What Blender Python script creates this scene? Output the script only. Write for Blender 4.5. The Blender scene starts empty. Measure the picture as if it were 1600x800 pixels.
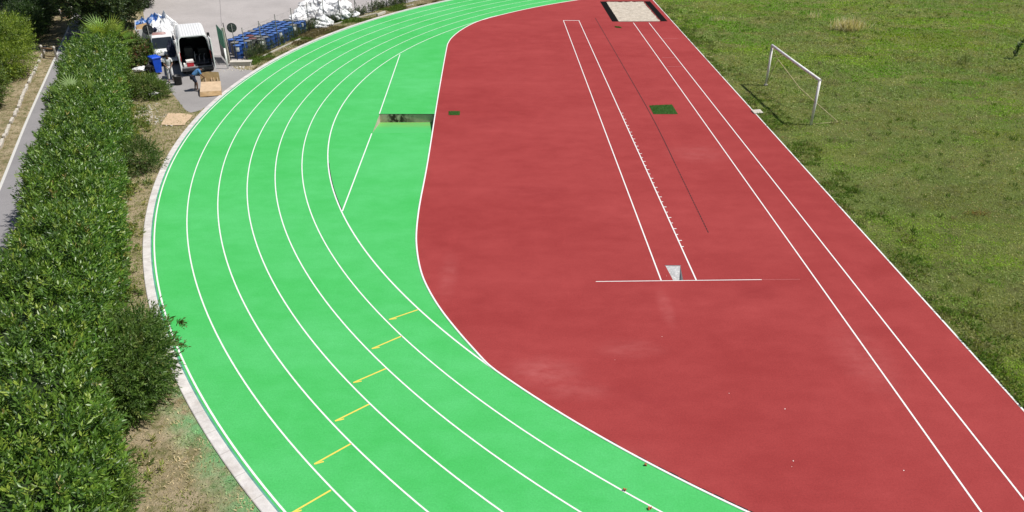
import bpy, bmesh, math, random
import numpy as np
from mathutils import Vector, Matrix, Euler
from mathutils.geometry import tessellate_polygon

random.seed(7)
RNG = np.random.default_rng(11)
SC = bpy.context.scene
COL = SC.collection
R = math.radians

# ------------------------------------------------------------------ survey
# drone position and attitude recovered from the photo: the six lanes are 1.22 m wide
# circles round BEND with inner radius RAD, the runways run along RUN.
F, PIT, ROL, H = 1206.2, .51770, .0023, 14.4885
BEND = (26.2964, 42.673); RAD = 36.0973; LANE = 1.22
TH = -.0297
cp, sp = math.cos(PIT), math.sin(PIT); cr, sr = math.cos(ROL), math.sin(ROL)
def G(u, v, z=0.):
    "ground point (metres) seen at photo position u, v"
    x = (u-800)/F; y = -(v-400)/F
    x, y = cr*x-sr*y, sr*x+cr*y
    d = (x, cp+y*sp, -sp+y*cp); t = (z-H)/d[2]
    return Vector((d[0]*t, d[1]*t, z))

# ------------------------------------------------------------------ helpers
def tag(o, label=None, cat=None, group=None, kind=None):
    if label: o['label'] = label
    if cat: o['category'] = cat
    if group: o['group'] = group
    if kind: o['kind'] = kind
    return o

def thing(name, label, cat, loc=(0, 0, 0), rotz=0., group=None):
    o = bpy.data.objects.new(name, None); COL.objects.link(o)
    o.empty_display_size = .2
    o.location = loc; o.rotation_euler = (0, 0, rotz)
    return tag(o, label, cat, group)

class MB:
    "collects shapes for ONE mesh"
    def __init__(s): s.v = []; s.f = []; s.sm = []
    def add(s, vs, fs, smooth=False):
        n = len(s.v); s.v += [tuple(map(float, p)) for p in vs]
        s.f += [tuple(i+n for i in f) for f in fs]; s.sm += [smooth]*len(fs)
        return s
    def box(s, c, d, rot=None, taper=1.):
        x, y, z = d[0]/2, d[1]/2, d[2]/2
        vs = [Vector((i*x*(taper if k > 0 else 1), j*y*(taper if k > 0 else 1), k*z)) for k in (-1, 1) for j in (-1, 1) for i in (-1, 1)]
        if rot is not None:
            m = rot if isinstance(rot, Matrix) else Euler(rot).to_matrix()
            vs = [m @ p for p in vs]
        c = Vector(c)
        return s.add([p+c for p in vs], [(0, 2, 3, 1), (4, 5, 7, 6), (0, 1, 5, 4), (2, 6, 7, 3), (0, 4, 6, 2), (1, 3, 7, 5)])
    def tube(s, pts, r, n=8, cap=True):
        pts = [Vector(p) for p in pts]
        rs = r if isinstance(r, (list, tuple)) else [r]*len(pts)
        vs = []; fs = []
        ref = Vector((0, 0, 1))
        for i, p in enumerate(pts):
            t = (pts[min(i+1, len(pts)-1)]-pts[max(i-1, 0)]).normalized()
            a = t.cross(ref)
            if a.length < .05: a = t.cross(Vector((1, 0, 0)))
            a.normalize(); b = t.cross(a)
            for k in range(n):
                w = 2*math.pi*k/n
                vs.append(p+(a*math.cos(w)+b*math.sin(w))*rs[i])
        for i in range(len(pts)-1):
            for k in range(n):
                fs.append((i*n+k, i*n+(k+1) % n, (i+1)*n+(k+1) % n, (i+1)*n+k))
        s.add(vs, fs, True)
        if cap:
            m = len(s.v)-len(vs)
            s.f += [tuple(m+k for k in range(n-1, -1, -1)), tuple(m+(len(pts)-1)*n+k for k in range(n))]; s.sm += [False, False]
        return s
    def lathe(s, prof, c=(0, 0, 0), n=24, axis='z'):
        vs = []; fs = []
        for (r, z) in prof:
            for k in range(n):
                w = 2*math.pi*k/n
                p = (r*math.cos(w), r*math.sin(w), z)
                if axis == 'x': p = (z, p[0], p[1])
                if axis == 'y': p = (p[0], z, p[1])
                vs.append((p[0]+c[0], p[1]+c[1], p[2]+c[2]))
        for i in range(len(prof)-1):
            for k in range(n):
                fs.append((i*n+k, i*n+(k+1) % n, (i+1)*n+(k+1) % n, (i+1)*n+k))
        s.add(vs, fs, True)
        m = len(s.v)-len(vs)
        if prof[0][0] > 1e-6: s.f.append(tuple(m+k for k in range(n-1, -1, -1))); s.sm.append(False)
        if prof[-1][0] > 1e-6: s.f.append(tuple(m+(len(prof)-1)*n+k for k in range(n))); s.sm.append(False)
        return s
    def prism(s, outline, z0, z1):
        n = len(outline)
        vs = [(x, y, z0) for x, y in outline]+[(x, y, z1) for x, y in outline]
        fs = [(k, (k+1) % n, n+(k+1) % n, n+k) for k in range(n)]
        fs += [tuple(range(n-1, -1, -1)), tuple(range(n, 2*n))]
        return s.add(vs, fs)
    def loft(s, rings, closed=True, capa=False, capb=False, smooth=True):
        n = len(rings[0]); vs = [p for r in rings for p in r]; fs = []
        for i in range(len(rings)-1):
            for k in range(n if closed else n-1):
                fs.append((i*n+k, i*n+(k+1) % n, (i+1)*n+(k+1) % n, (i+1)*n+k))
        s.add(vs, fs, smooth); m = len(s.v)-len(vs)
        if capa: s.f.append(tuple(m+k for k in range(n-1, -1, -1))); s.sm.append(False)
        if capb: s.f.append(tuple(m+(len(rings)-1)*n+k for k in range(n))); s.sm.append(False)
        return s
    def build(s, name, mat, parent=None, bevel=0., kind=None, loc=None, fix=True):
        me = bpy.data.meshes.new(name); me.from_pydata(s.v, [], s.f)
        me.polygons.foreach_set('use_smooth', s.sm)
        if fix:
            bm = bmesh.new(); bm.from_mesh(me); bmesh.ops.recalc_face_normals(bm, faces=bm.faces); bm.to_mesh(me); bm.free()
        me.materials.append(mat); me.update()
        o = bpy.data.objects.new(name, me); COL.objects.link(o)
        if parent: o.parent = parent
        if loc is not None: o.location = loc
        if bevel:
            b = o.modifiers.new('bevel', 'BEVEL'); b.width = bevel; b.segments = 2; b.limit_method = 'ANGLE'; b.angle_limit = R(35)
        if kind: o['kind'] = kind
        return o

def copy_tree(o, parent=None):
    c = o.copy(); COL.objects.link(c); c.parent = parent
    for ch in list(o.children): copy_tree(ch, c)
    return c

def sheet(name, outer, holes, z, mat, zf=None):
    polys = [[Vector((p[0], p[1], 0)) for p in outer]]+[[Vector((p[0], p[1], 0)) for p in h] for h in holes]
    flat = [p for q in polys for p in q]
    tris = tessellate_polygon(polys)
    m = MB(); m.v = [(p.x, p.y, z) for p in flat]
    for t in tris:
        a, b, c = [flat[i] for i in t]
        if (b-a).cross(c-a).z < 0: t = (t[0], t[2], t[1])
        m.f.append(tuple(t)); m.sm.append(False)
    return m.build(name, mat, kind='structure', fix=False)

def ring_pts(r, a0, a1, n):
    return [(BEND[0]+r*math.cos(a0+(a1-a0)*i/n), BEND[1]+r*math.sin(a0+(a1-a0)*i/n)) for i in range(n+1)]

def ribbon(pts, w, z, closed=False):
    "flat strip of width w along 2-d pts"
    pts = [Vector((p[0], p[1])) for p in pts]; m = MB(); n = len(pts)
    vs = []
    for i, p in enumerate(pts):
        t = (pts[min(i+1, n-1)]-pts[max(i-1, 0)]).normalized(); nn = Vector((-t.y, t.x))
        vs += [(p.x+nn.x*w/2, p.y+nn.y*w/2, z), (p.x-nn.x*w/2, p.y-nn.y*w/2, z)]
    m.add(vs, [(2*i+1, 2*i+3, 2*i+2, 2*i) for i in range(n-1)])
    return m

def smooth_path(pts, n=8):
    "Catmull-Rom through 2-d points"
    P = [Vector((p[0], p[1])) for p in pts]; P = [P[0]*2-P[1]]+P+[P[-1]*2-P[-2]]; out = []
    for i in range(1, len(P)-2):
        for k in range(n):
            t = k/n; a, b, c, d = P[i-1:i+3]
            out.append(.5*((2*b)+(c-a)*t+(2*a-5*b+4*c-d)*t*t+(3*b-a-3*c+d)*t**3))
    out.append(P[-2]); return out

# ------------------------------------------------------------------ materials
class NT:
    def __init__(s, name):
        s.m = bpy.data.materials.new(name); s.m.use_nodes = True; s.t = s.m.node_tree
        s.n = s.t.nodes; s.b = s.n['Principled BSDF']; s.out = s.n['Material Output']
    def node(s, t, **kw):
        n = s.n.new(t)
        for k, v in kw.items():
            if k in n.inputs: n.inputs[k].default_value = v
            else: setattr(n, k, v)
        return n
    def link(s, a, b): s.t.links.new(a, b)
    def coord(s, scale=(1, 1, 1)):
        if not hasattr(s, 'g'): s.g = s.node('ShaderNodeNewGeometry')
        if scale == (1, 1, 1): return s.g.outputs['Position']
        mp = s.node('ShaderNodeMapping'); mp.inputs['Scale'].default_value = scale
        s.link(s.g.outputs['Position'], mp.inputs['Vector']); return mp.outputs['Vector']
    def noise(s, scale, detail=4., rough=.55, stretch=(1, 1, 1), lo=.35, hi=.65, dist=0.):
        t = s.node('ShaderNodeTexNoise'); t.inputs['Scale'].default_value = scale; t.inputs['Detail'].default_value = detail
        t.inputs['Roughness'].default_value = rough; t.inputs['Distortion'].default_value = dist
        s.link(s.coord(stretch), t.inputs['Vector'])
        m = s.node('ShaderNodeMapRange'); m.inputs['From Min'].default_value = lo; m.inputs['From Max'].default_value = hi
        s.link(t.outputs['Fac'], m.inputs['Value']); return m.outputs['Result']
    def mix(s, fac, a, b, mode='MIX'):
        n = s.node('ShaderNodeMix', data_type='RGBA', blend_type=mode)
        for i, x in ((0, fac), (6, a), (7, b)):
            if isinstance(x, (int, float)): n.inputs[i].default_value = x
            elif isinstance(x, tuple): n.inputs[i].default_value = (*x[:3], 1)
            else: s.link(x, n.inputs[i])
        return n.outputs[2]
    def math(s, op, a, b=0., clamp=False):
        n = s.node('ShaderNodeMath', operation=op, use_clamp=clamp)
        for i, x in enumerate((a, b)):
            if isinstance(x, (int, float)): n.inputs[i].default_value = x
            else: s.link(x, n.inputs[i])
        return n.outputs[0]
    def col(s, c): 
        if isinstance(c, tuple): s.b.inputs['Base Color'].default_value = (*c, 1)
        else: s.link(c, s.b.inputs['Base Color'])
    def rough(s, r, spec=.5):
        s.b.inputs['Roughness'].default_value = r; s.b.inputs['Specular IOR Level'].default_value = spec
    def bump(s, h, strength=.3, dist=.01):
        n = s.node('ShaderNodeBump'); n.inputs['Strength'].default_value = strength; n.inputs['Distance'].default_value = dist
        s.link(h, n.inputs['Height']); s.link(n.outputs['Normal'], s.b.inputs['Normal'])

def sc(c, k): return tuple(x*k for x in c)

def simple(name, c, rough=.6, var=.15, scale=6., metal=0., spec=.5, bump=0., dirt=None, dirtamt=.5):
    "procedural paint, plastic, metal ... with tone variation and optional dirt"
    n = NT(name)
    a = n.mix(n.noise(scale, 5), sc(c, 1-var), sc(c, 1+var))
    if dirt is not None:
        f = n.math('MULTIPLY', n.noise(scale*.6, 6, .65, lo=.5, hi=.75), dirtamt)
        a = n.mix(f, a, dirt)
    n.col(a); n.rough(rough, spec); n.b.inputs['Metallic'].default_value = metal
    if bump: n.bump(n.noise(scale*8, 3), bump, .01)
    return n.m

def rubber(name, c, light, dark, speck, stains=()):
    n = NT(name)
    big = n.noise(.11, 5, .62, (1, 1.8, 1), .38, .62)
    a = n.mix(big, dark, light)
    mid_ = n.noise(.8, 7, .68, (1, 1.5, 1), .38, .66)
    a = n.mix(.42, a, n.mix(mid_, sc(dark, .96), sc(light, 1.04)))
    # roller passes: faint bands laid side by side
    a = n.mix(n.math('MULTIPLY', n.noise(.55, 2, .5, (.12, 1.6, 1), .5, .56), .10), a, dark)
    # granules
    fine = n.noise(20, 5, .85, lo=.28, hi=.72)
    a = n.mix(.8, a, n.mix(fine, sc(a0 := c, .80), sc(c, 1.24)), 'MIX') if False else n.mix(1., a, n.mix(fine, (.80, .80, .80), (1.2, 1.2, 1.2)), 'MULTIPLY')
    a = n.mix(n.math('MULTIPLY', n.noise(70, 2, .6, lo=.56, hi=.72), .35), a, speck)
    # scuffs and water marks
    a = n.mix(n.math('MULTIPLY', n.noise(.45, 7, .75, (1.5, .3, 1), .58, .76), .26), a, sc(light, 1.25))
    a = n.mix(n.math('MULTIPLY', n.noise(.9, 7, .75, lo=.60, hi=.74), .13), a, sc(dark, .75))
    for (x, y, rx, ry, k, tone) in stains:
        v = n.node('ShaderNodeVectorMath', operation='SUBTRACT'); n.link(n.coord(), v.inputs[0]); v.inputs[1].default_value = (x, y, 0)
        w = n.node('ShaderNodeVectorMath', operation='MULTIPLY'); n.link(v.outputs[0], w.inputs[0]); w.inputs[1].default_value = (1/rx, 1/ry, 0)
        q = n.node('ShaderNodeVectorMath', operation='LENGTH'); n.link(w.outputs[0], q.inputs[0])
        mr = n.node('ShaderNodeMapRange', interpolation_type='SMOOTHSTEP'); mr.inputs['From Min'].default_value = 1.; mr.inputs['From Max'].default_value = .1; n.link(q.outputs['Value'], mr.inputs['Value'])
        f = n.math('MULTIPLY', n.math('MULTIPLY', mr.outputs[0], n.noise(1.3, 6, .7, (1, 2, 1), .3, .65)), k)
        a = n.mix(f, a, tone)
    n.col(a); n.rough(.9, .12)
    n.bump(n.noise(120, 3, .7), .5, .006)
    return n.m

GREEN = (.060, .440, .108)
M = {}
M['green'] = rubber('green_rubber', GREEN, (.088, .475, .146), (.054, .422, .094), (.10, .50, .16))
PALE = (.46, .13, .125); DEEP = (.235, .028, .030)
M['red'] = rubber('red_rubber', (.298, .041, .041), (.33, .051, .050), (.268, .034, .034), (.42, .09, .09),
                  [(*G(850, 580).xy, 1.5, 1.0, 0.54, PALE), (*G(900, 610).xy, 1.4, .6, 0.36, PALE), (*G(985, 545).xy, 1.5, .7, 0.32, PALE), (*G(1040, 480).xy, .35, 1.6, 0.40, PALE), (*G(700, 430).xy, .5, 2.2, 0.29, PALE),
                   (*G(1180, 455).xy, 1.2, .8, .7, DEEP), (*G(1066, 470).xy, .10, .10, 1., DEEP), (*G(830, 300).xy, 2.5, 1.2, .6, DEEP), (*G(1010, 620).xy, 1.6, .8, .5, DEEP), (*G(1350, 560).xy, 1.2, 2.5, 0.32, PALE),
                   (*G(1090, 240).xy, 2.2, 1.6, 0.29, PALE), (*G(760, 190).xy, 1.6, 1.2, .5, DEEP), (*G(940, 720).xy, 2., .8, 0.29, PALE)])
def paint(name, c, wear):
    n = NT(name)
    a = n.mix(n.noise(9, 5), sc(c, .9), c)
    a = n.mix(n.math('MULTIPLY', n.noise(7, 7, .75, lo=.55, hi=.75), .45), a, wear)
    n.col(a); n.rough(.55); return n.m
M['line'] = paint('white_line_paint', (.80, .80, .78), (.5, .6, .5))
M['oldline'] = paint('worn_path_line', (.62, .61, .58), (.34, .33, .32))
M['yellow'] = paint('yellow_line_paint', (.80, .62, .10), (.4, .55, .15))
M['faint'] = simple('worn_line', (.42, .12, .12), .8, .3, 14)
M['teal'] = simple('overlap_edge_shade', (.10, .27, .22), .8, .2, 3)
M['joint'] = simple('tar_joint', (.17, .16, .16), .9, .2, 4)
M['slot'] = simple('dark_slot', (.012, .011, .012), .9, .3, 9)
M['groove'] = simple('groove_rubber', (.022, .006, .007), .9, .5, 5)
M['black_pad'] = simple('black_rubber_pad', (.008, .007, .007), .95, .3, 20, spec=.05, bump=.3)
def concrete(name, c, stain, amt=.6, sc_=1.2):
    n = NT(name)
    a = n.mix(n.noise(3, 6, .65), sc(c, .82), sc(c, 1.1))
    a = n.mix(n.math('MULTIPLY', n.noise(sc_, 7, .7, lo=.52, hi=.68), amt), a, stain)
    a = n.mix(n.math('MULTIPLY', n.noise(60, 3, .7, lo=.5, hi=.8), .35), a, sc(c, .6))
    n.col(a); n.rough(.9, .3); n.bump(n.noise(45, 4), .3, .01); return n.m
n = NT('kerb_concrete')
a = n.mix(n.noise(3, 6, .65), (.50, .475, .46), (.66, .63, .61))
a = n.mix(n.math('MULTIPLY', n.noise(1.2, 7, .7, lo=.5, hi=.7), .5), a, (.36, .31, .26))
a = n.mix(n.math('MULTIPLY', n.noise(30, 4, .7, lo=.52, hi=.78), .4), a, (.33, .29, .26))
se = n.node('ShaderNodeSeparateXYZ'); n.link(n.coord(), se.inputs[0])
an = n.math('ARCTAN2', n.math('SUBTRACT', se.outputs[1], BEND[1]), n.math('SUBTRACT', BEND[0], se.outputs[0]))
jt = n.math('LESS_THAN', n.math('FRACT', n.math('ADD', n.math('MULTIPLY', an, 43.7), 100.)), .022)
a = n.mix(n.math('MULTIPLY', jt, .38), a, (.14, .12, .10))
n.col(a); n.rough(.9, .3); n.bump(n.noise(45, 4), .3, .01); M['kerb'] = n.m
M['concrete'] = concrete('pale_concrete', (.44, .41, .36), (.25, .22, .18), .4)
n = NT('stained_pit_concrete')
a = n.mix(n.noise(3, 6, .65), (.46, .39, .31), (.60, .52, .42))
sx_ = n.node('ShaderNodeSeparateXYZ'); n.link(n.coord(), sx_.inputs[0])
st_ = n.math('SUBTRACT', 1., n.math('MULTIPLY', n.math('ABSOLUTE', n.math('ADD', sx_.outputs[0], 6.45)), .95), True)
st_ = n.math('ADD', n.math('MULTIPLY', st_, 1.1), .16)
a = n.mix(n.math('MULTIPLY', n.noise(2.6, 6, .7, (1, 1, .8), lo=.44, hi=.56), st_, True), a, (.05, .038, .028))
n.col(a); n.rough(.9, .3); n.bump(n.noise(30, 4), .4, .01); M['pitwall'] = n.m
M['vault'] = concrete('scratched_box_metal', (.42, .42, .42), (.80, .78, .76), .9, 9)
def asphalt(name, c):
    n = NT(name)
    a = n.mix(n.noise(.35, 5, .6, lo=.3, hi=.7), sc(c, .80), sc(c, 1.12))
    a = n.mix(n.math('MULTIPLY', n.noise(2.2, 6, .7, lo=.55, hi=.75), .5), a, sc(c, .62))
    a = n.mix(.4, a, n.mix(n.noise(90, 3, .8), sc(c, .6), sc(c, 1.35)))
    n.col(a); n.rough(.9, .3); n.bump(n.noise(120, 3), .4, .006); return n.m
M['asphalt'] = asphalt('worn_pale_asphalt', (.40, .37, .36))
M['drive'] = asphalt('grey_drive_asphalt', (.29, .275, .27))
M['path'] = asphalt('path_asphalt', (.26, .25, .255))
# dry verge earth, with the green spray that drifted off the track edge onto it
n = NT('dry_verge'); 
a = n.mix(n.noise(.5, 5, .6), (.36, .29, .17), (.54, .44, .29))
a = n.mix(n.noise(2.1, 6, .7, lo=.45, hi=.62), a, (.17, .175, .06))
a = n.mix(n.math('MULTIPLY', n.noise(14, 5, .75, lo=.45, hi=.7), .7), a, (.30, .25, .17))
a = n.mix(n.math('MULTIPLY', n.noise(40, 4, .8, lo=.5, hi=.7), .6), a, (.05, .045, .025))
sepa = n.node('ShaderNodeSeparateXYZ'); n.link(n.coord(), sepa.inputs[0])
dx = n.math('SUBTRACT', sepa.outputs[0], BEND[0]); dy = n.math('SUBTRACT', sepa.outputs[1], BEND[1])
rr = n.math('SQRT', n.math('ADD', n.math('MULTIPLY', dx, dx), n.math('MULTIPLY', dy, dy)))
near = n.node('ShaderNodeMapRange'); near.inputs['From Min'].default_value = RAD+7.32+1.35; near.inputs['From Max'].default_value = RAD+7.32+.5
n.link(rr, near.inputs['Value'])
spray = n.math('MULTIPLY', near.outputs[0], n.noise(1.1, 4, .6, lo=.38, hi=.58))
yy = n.node('ShaderNodeMapRange'); yy.inputs['From Min'].default_value = 21; yy.inputs['From Max'].default_value = 17.5
n.link(sepa.outputs[1], yy.inputs['Value'])
spray = n.math('MULTIPLY', spray, yy.outputs[0])
a = n.mix(n.math('MULTIPLY', spray, .85, True), a, (.17, .45, .18))
n.col(a); n.rough(.95, .2); n.bump(n.noise(22, 6, .7), .8, .04); M['verge'] = n.m
# lawn soil under the grass
n = NT('field_turf')
a = n.mix(n.noise(.22, 5, .6, lo=.35, hi=.65), (.15, .205, .04), (.21, .25, .064))
a = n.mix(n.math('MULTIPLY', n.noise(.55, 6, .7, lo=.5, hi=.7), .8), a, (.13, .115, .055))
a = n.mix(n.math('MULTIPLY', n.noise(7, 6, .75, lo=.42, hi=.7), .7), a, (.075, .10, .026))
a = n.mix(n.math('MULTIPLY', n.noise(30, 4, .8, lo=.5, hi=.72), .6), a, (.16, .15, .075))
n.col(a); n.rough(.95, .15); n.bump(n.noise(16, 6, .75), .9, .05); M['turf'] = n.m
n = NT('sand'); a = n.mix(n.noise(3, 5), (.43, .375, .305), (.58, .52, .44))
a = n.mix(n.noise(50, 4, .8, lo=.45, hi=.7), a, (.40, .34, .27)); n.col(a); n.rough(.95, .2); n.bump(n.noise(60, 4), .6, .01); M['sand'] = n.m
def leafy(name, rough=.42, trans=.22, spec=.5):
    n = NT(name)
    at = n.node('ShaderNodeAttribute', attribute_name='leaf_tint')
    n.col(at.outputs['Color']); n.rough(rough, spec)
    tr = n.node('ShaderNodeBsdfTranslucent'); n.link(n.mix(1., at.outputs['Color'], (1.5, 1.6, .7), 'MULTIPLY'), tr.inputs['Color'])
    mx = n.node('ShaderNodeMixShader'); mx.inputs[0].default_value = trans
    n.link(n.b.outputs[0], mx.inputs[1]); n.link(tr.outputs[0], mx.inputs[2]); n.link(mx.outputs[0], n.out.inputs[0]); return n.m
M['glossleaf'] = leafy('glossy_laurel_leaf', .43, .2, .8)
M['leaf'] = leafy('leaf', .5, .25)
M['blade'] = leafy('grass_blade', .7, .3, .25)
M['bark'] = simple('bark', (.09, .065, .045), .9, .4, 14, bump=.6)
M['white'] = simple('white_vehicle_paint', (.80, .80, .80), .28, .03, 3, dirt=(.55, .52, .47), dirtamt=.15)
M['dark'] = simple('dark_lining', (.018, .017, .018), .8, .4, 5)
M['darkgrey'] = simple('dark_grey_plastic', (.035, .035, .038), .55, .3, 6)
M['black'] = simple('black_plastic', (.012, .012, .013), .5, .4, 7)
M['tyre'] = simple('tyre_rubber', (.015, .015, .015), .85, .3, 9)
M['steel'] = simple('grey_steel', (.38, .38, .38), .42, .15, 8, metal=.7)
M['galv'] = simple('galvanised_post', (.13, .135, .125), .55, .2, 9, metal=.3, dirt=(.14, .10, .07))
M['glass'] = simple('dark_glass', (.02, .025, .03), .06, .2, 2, spec=.8)
M['pinkglass'] = simple('pinkish_panel', (.42, .24, .22), .25, .2, 4)
M['redlight'] = simple('red_lens', (.45, .02, .02), .2, .1, 3)
M['floorgrey'] = simple('worn_grey_floor', (.24, .24, .25), .7, .25, 8, dirt=(.1, .09, .08))
M['bluedrum'] = simple('blue_drum_paint', (.010, .044, .185), .42, .25, 3, dirt=(.03, .065, .15), dirtamt=.5)
M['bluelid'] = simple('blue_drum_lid', (.06, .15, .44), .45, .25, 4, dirt=(.22, .28, .42), dirtamt=.8)
M['tealdrum'] = simple('teal_blue_drum_paint', (.014, .085, .23), .4, .2, 3, dirt=(.09, .15, .25))
M['greydrum'] = simple('grey_drum_paint', (.10, .105, .10), .5, .2, 3, dirt=(.18, .13, .10), dirtamt=.6)
M['label'] = simple('white_label', (.80, .79, .76), .6, .05, 9)
M['rubylid'] = simple('rust_red_rim', (.17, .045, .05), .6, .4, 5, dirt=(.25, .22, .2))
M['bluebin'] = simple('blue_bin_plastic', (.012, .085, .62), .4, .1, 4)
M['sack'] = simple('white_woven_sack', (.80, .80, .80), .6, .05, 6, bump=.25, dirt=(.55, .52, .47), dirtamt=.25)
M['graysack'] = simple('greyish_sack', (.50, .50, .50), .65, .12, 6, bump=.25, dirt=(.3, .28, .25))
M['bluesack'] = simple('blue_plastic_sheet', (.05, .16, .45), .4, .35, 5, dirt=(.75, .77, .8), dirtamt=.9)
M['card'] = simple('cardboard', (.53, .39, .255), .85, .1, 4, dirt=(.45, .31, .19), dirtamt=.4)
M['cardbrown'] = simple('brown_cardboard', (.36, .235, .115), .85, .15, 5, dirt=(.55, .45, .33), dirtamt=.4)
M['gategreen'] = simple('green_gate_paint', (.03, .115, .075), .5, .2, 6)
M['wood'] = simple('brown_timber', (.22, .125, .06), .8, .3, 9, bump=.3)
M['goal'] = simple('weathered_goal_paint', (.86, .85, .82), .5, .06, 5, dirt=(.42, .28, .20), dirtamt=.6)
M['bar'] = simple('yellowed_bar', (.46, .41, .20), .6, .2, 6)
M['turfmat'] = simple('green_turf_mat', (.035, .115, .012), .9, .3, 12, bump=.8, dirt=(.05, .06, .02))
M['skin'] = simple('brown_skin', (.16, .085, .055), .5, .1, 10)
M['hair'] = simple('black_hair', (.012, .01, .009), .6, .3, 30)
M['whitecloth'] = simple('white_cloth', (.72, .71, .72), .85, .06, 12, bump=.2)
M['bluecloth'] = simple('blue_cloth', (.07, .19, .40), .85, .2, 7, bump=.2)
M['navycloth'] = simple('navy_cloth', (.016, .02, .045), .85, .3, 9, bump=.2)
M['shoe'] = simple('worn_shoe', (.30, .28, .27), .7, .2, 12)
M['redplastic'] = simple('red_plastic', (.48, .022, .035), .4, .08, 6)
M['orange'] = simple('orange_red_plastic', (.62, .085, .03), .5, .15, 5)
M['stone'] = concrete('white_stone', (.55, .51, .45), (.3, .27, .22), .5, 3)
M['clod'] = simple('brown_leaf_clod', (.36, .09, .035), .9, .4, 40)

# ------------------------------------------------------------------ numpy foliage
class Noise2:
    def __init__(s, seed): s.g = np.random.default_rng(seed).random((256, 256))
    def at(s, x, y):
        xi = np.floor(x).astype(int); yi = np.floor(y).astype(int); fx = x-xi; fy = y-yi
        fx = fx*fx*(3-2*fx); fy = fy*fy*(3-2*fy)
        g = lambda i, j: s.g[(xi+i) % 256, (yi+j) % 256]
        return (g(0, 0)*(1-fx)+g(1, 0)*fx)*(1-fy)+(g(0, 1)*(1-fx)+g(1, 1)*fx)*fy
    def fbm(s, x, y, o=4):
        v = 0; a = .5; t = 0
        for i in range(o): v = v+a*s.at(x*2**i+17*i, y*2**i+5*i); t += a; a *= .55
        return v/t
NZ = [Noise2(i) for i in range(6)]

def unit(a): return a/np.maximum(np.linalg.norm(a, axis=-1, keepdims=True), 1e-9)

def leaf_object(name, base, axis, side, length, width, tint, mat, parent=None, kind=None, fold=.25):
    """each leaf: two creased triangles. base/axis/side (n,3), length/width (n,), tint (n,3)"""
    n = len(base); L = length[:, None]; W = width[:, None]
    nor = np.cross(axis, side)
    tip = base+axis*L
    a = base+axis*L*.48+side*W*.5+nor*W*fold
    b = base+axis*L*.48-side*W*.5+nor*W*fold
    V = np.stack([base, a, tip, b], 1).reshape(-1, 3).astype(np.float32)
    idx = (np.arange(n)*4)[:, None]
    T = np.concatenate([idx+np.array([[0, 2, 1]]), idx+np.array([[0, 3, 2]])], 1).reshape(-1).astype(np.int32)
    me = bpy.data.meshes.new(name)
    me.vertices.add(len(V)); me.vertices.foreach_set('co', V.ravel())
    me.loops.add(len(T)); me.loops.foreach_set('vertex_index', T)
    me.polygons.add(2*n); me.polygons.foreach_set('loop_start', np.arange(0, 6*n, 3, dtype=np.int32))
    me.update(calc_edges=True)
    at = me.attributes.new('leaf_tint', 'FLOAT_COLOR', 'POINT')
    c = np.concatenate([np.clip(tint, 0, 1), np.ones((n, 1))], 1)
    at.data.foreach_set('color', np.repeat(c, 4, 0).astype(np.float32).ravel())
    me.materials.append(mat)
    o = bpy.data.objects.new(name, me); COL.objects.link(o)
    if parent: o.parent = parent
    if kind: o['kind'] = kind
    return o

def shoots(pos, d, nleaf, slen, ll, lw, spread=.85, up=.15, jit=.25, rng=RNG):
    "leafy shoots: pos, d (n,3) -> leaf base, axis, side, length, width, shoot index"
    n = len(pos); d = unit(d)
    ref = np.where(np.abs(d[:, 2:3]) > .9, np.array([[1., 0, 0]]), np.array([[0, 0, 1.]]))
    u = unit(np.cross(d, ref)); w = np.cross(d, u)
    k = np.arange(nleaf)[None, :]
    ang = k*2.39996+rng.random((n, 1))*6.28
    rad = u[:, None]*np.cos(ang)[..., None]+w[:, None]*np.sin(ang)[..., None]
    f = (k+rng.random((n, nleaf))*.6)/nleaf
    sl = slen*(.6+.8*rng.random((n, 1)))
    base = pos[:, None]+d[:, None]*(f*sl)[..., None]
    ax = rad*(spread*(1.15-.6*f))[..., None]+d[:, None]*(.35+.75*f)[..., None]+np.array([0, 0, up])+rng.normal(0, jit, (n, nleaf, 3))
    ax = unit(ax)
    side = unit(np.cross(ax, d[:, None]+rng.normal(0, .35, (n, nleaf, 3))))
    s = .6+.8*rng.random((n, nleaf))
    ln = ll*s; wd = lw*s
    idx = np.repeat(np.arange(n), nleaf)
    return base.reshape(-1, 3), ax.reshape(-1, 3), side.reshape(-1, 3), ln.ravel(), wd.ravel(), idx

def tints(n, idx, cols, wts, shade=.3, rng=RNG, nsh=None):
    cols = np.array(cols); nsh = int(idx.max())+1
    pick = rng.choice(len(cols), nsh, p=np.array(wts)/sum(wts))
    c = cols[pick][idx]*(1+shade*(rng.random((nsh, 1))-.5))[idx]
    return c*(1+.35*(rng.random((n, 1))-.5))

def lumps(c, rad, nl, seed, size=(.45, .7), flat=0.):
    "sub-crowns of a crown: centres and radii"
    g = np.random.default_rng(seed); out = []
    for i in range(nl):
        v = g.normal(0, 1, 3); v /= np.linalg.norm(v); v *= .35+.4*g.random()
        r = (size[0]+(size[1]-size[0])*g.random())
        out.append((np.array(c)+v*np.array(rad), np.array(rad)*r))
    return out

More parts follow.
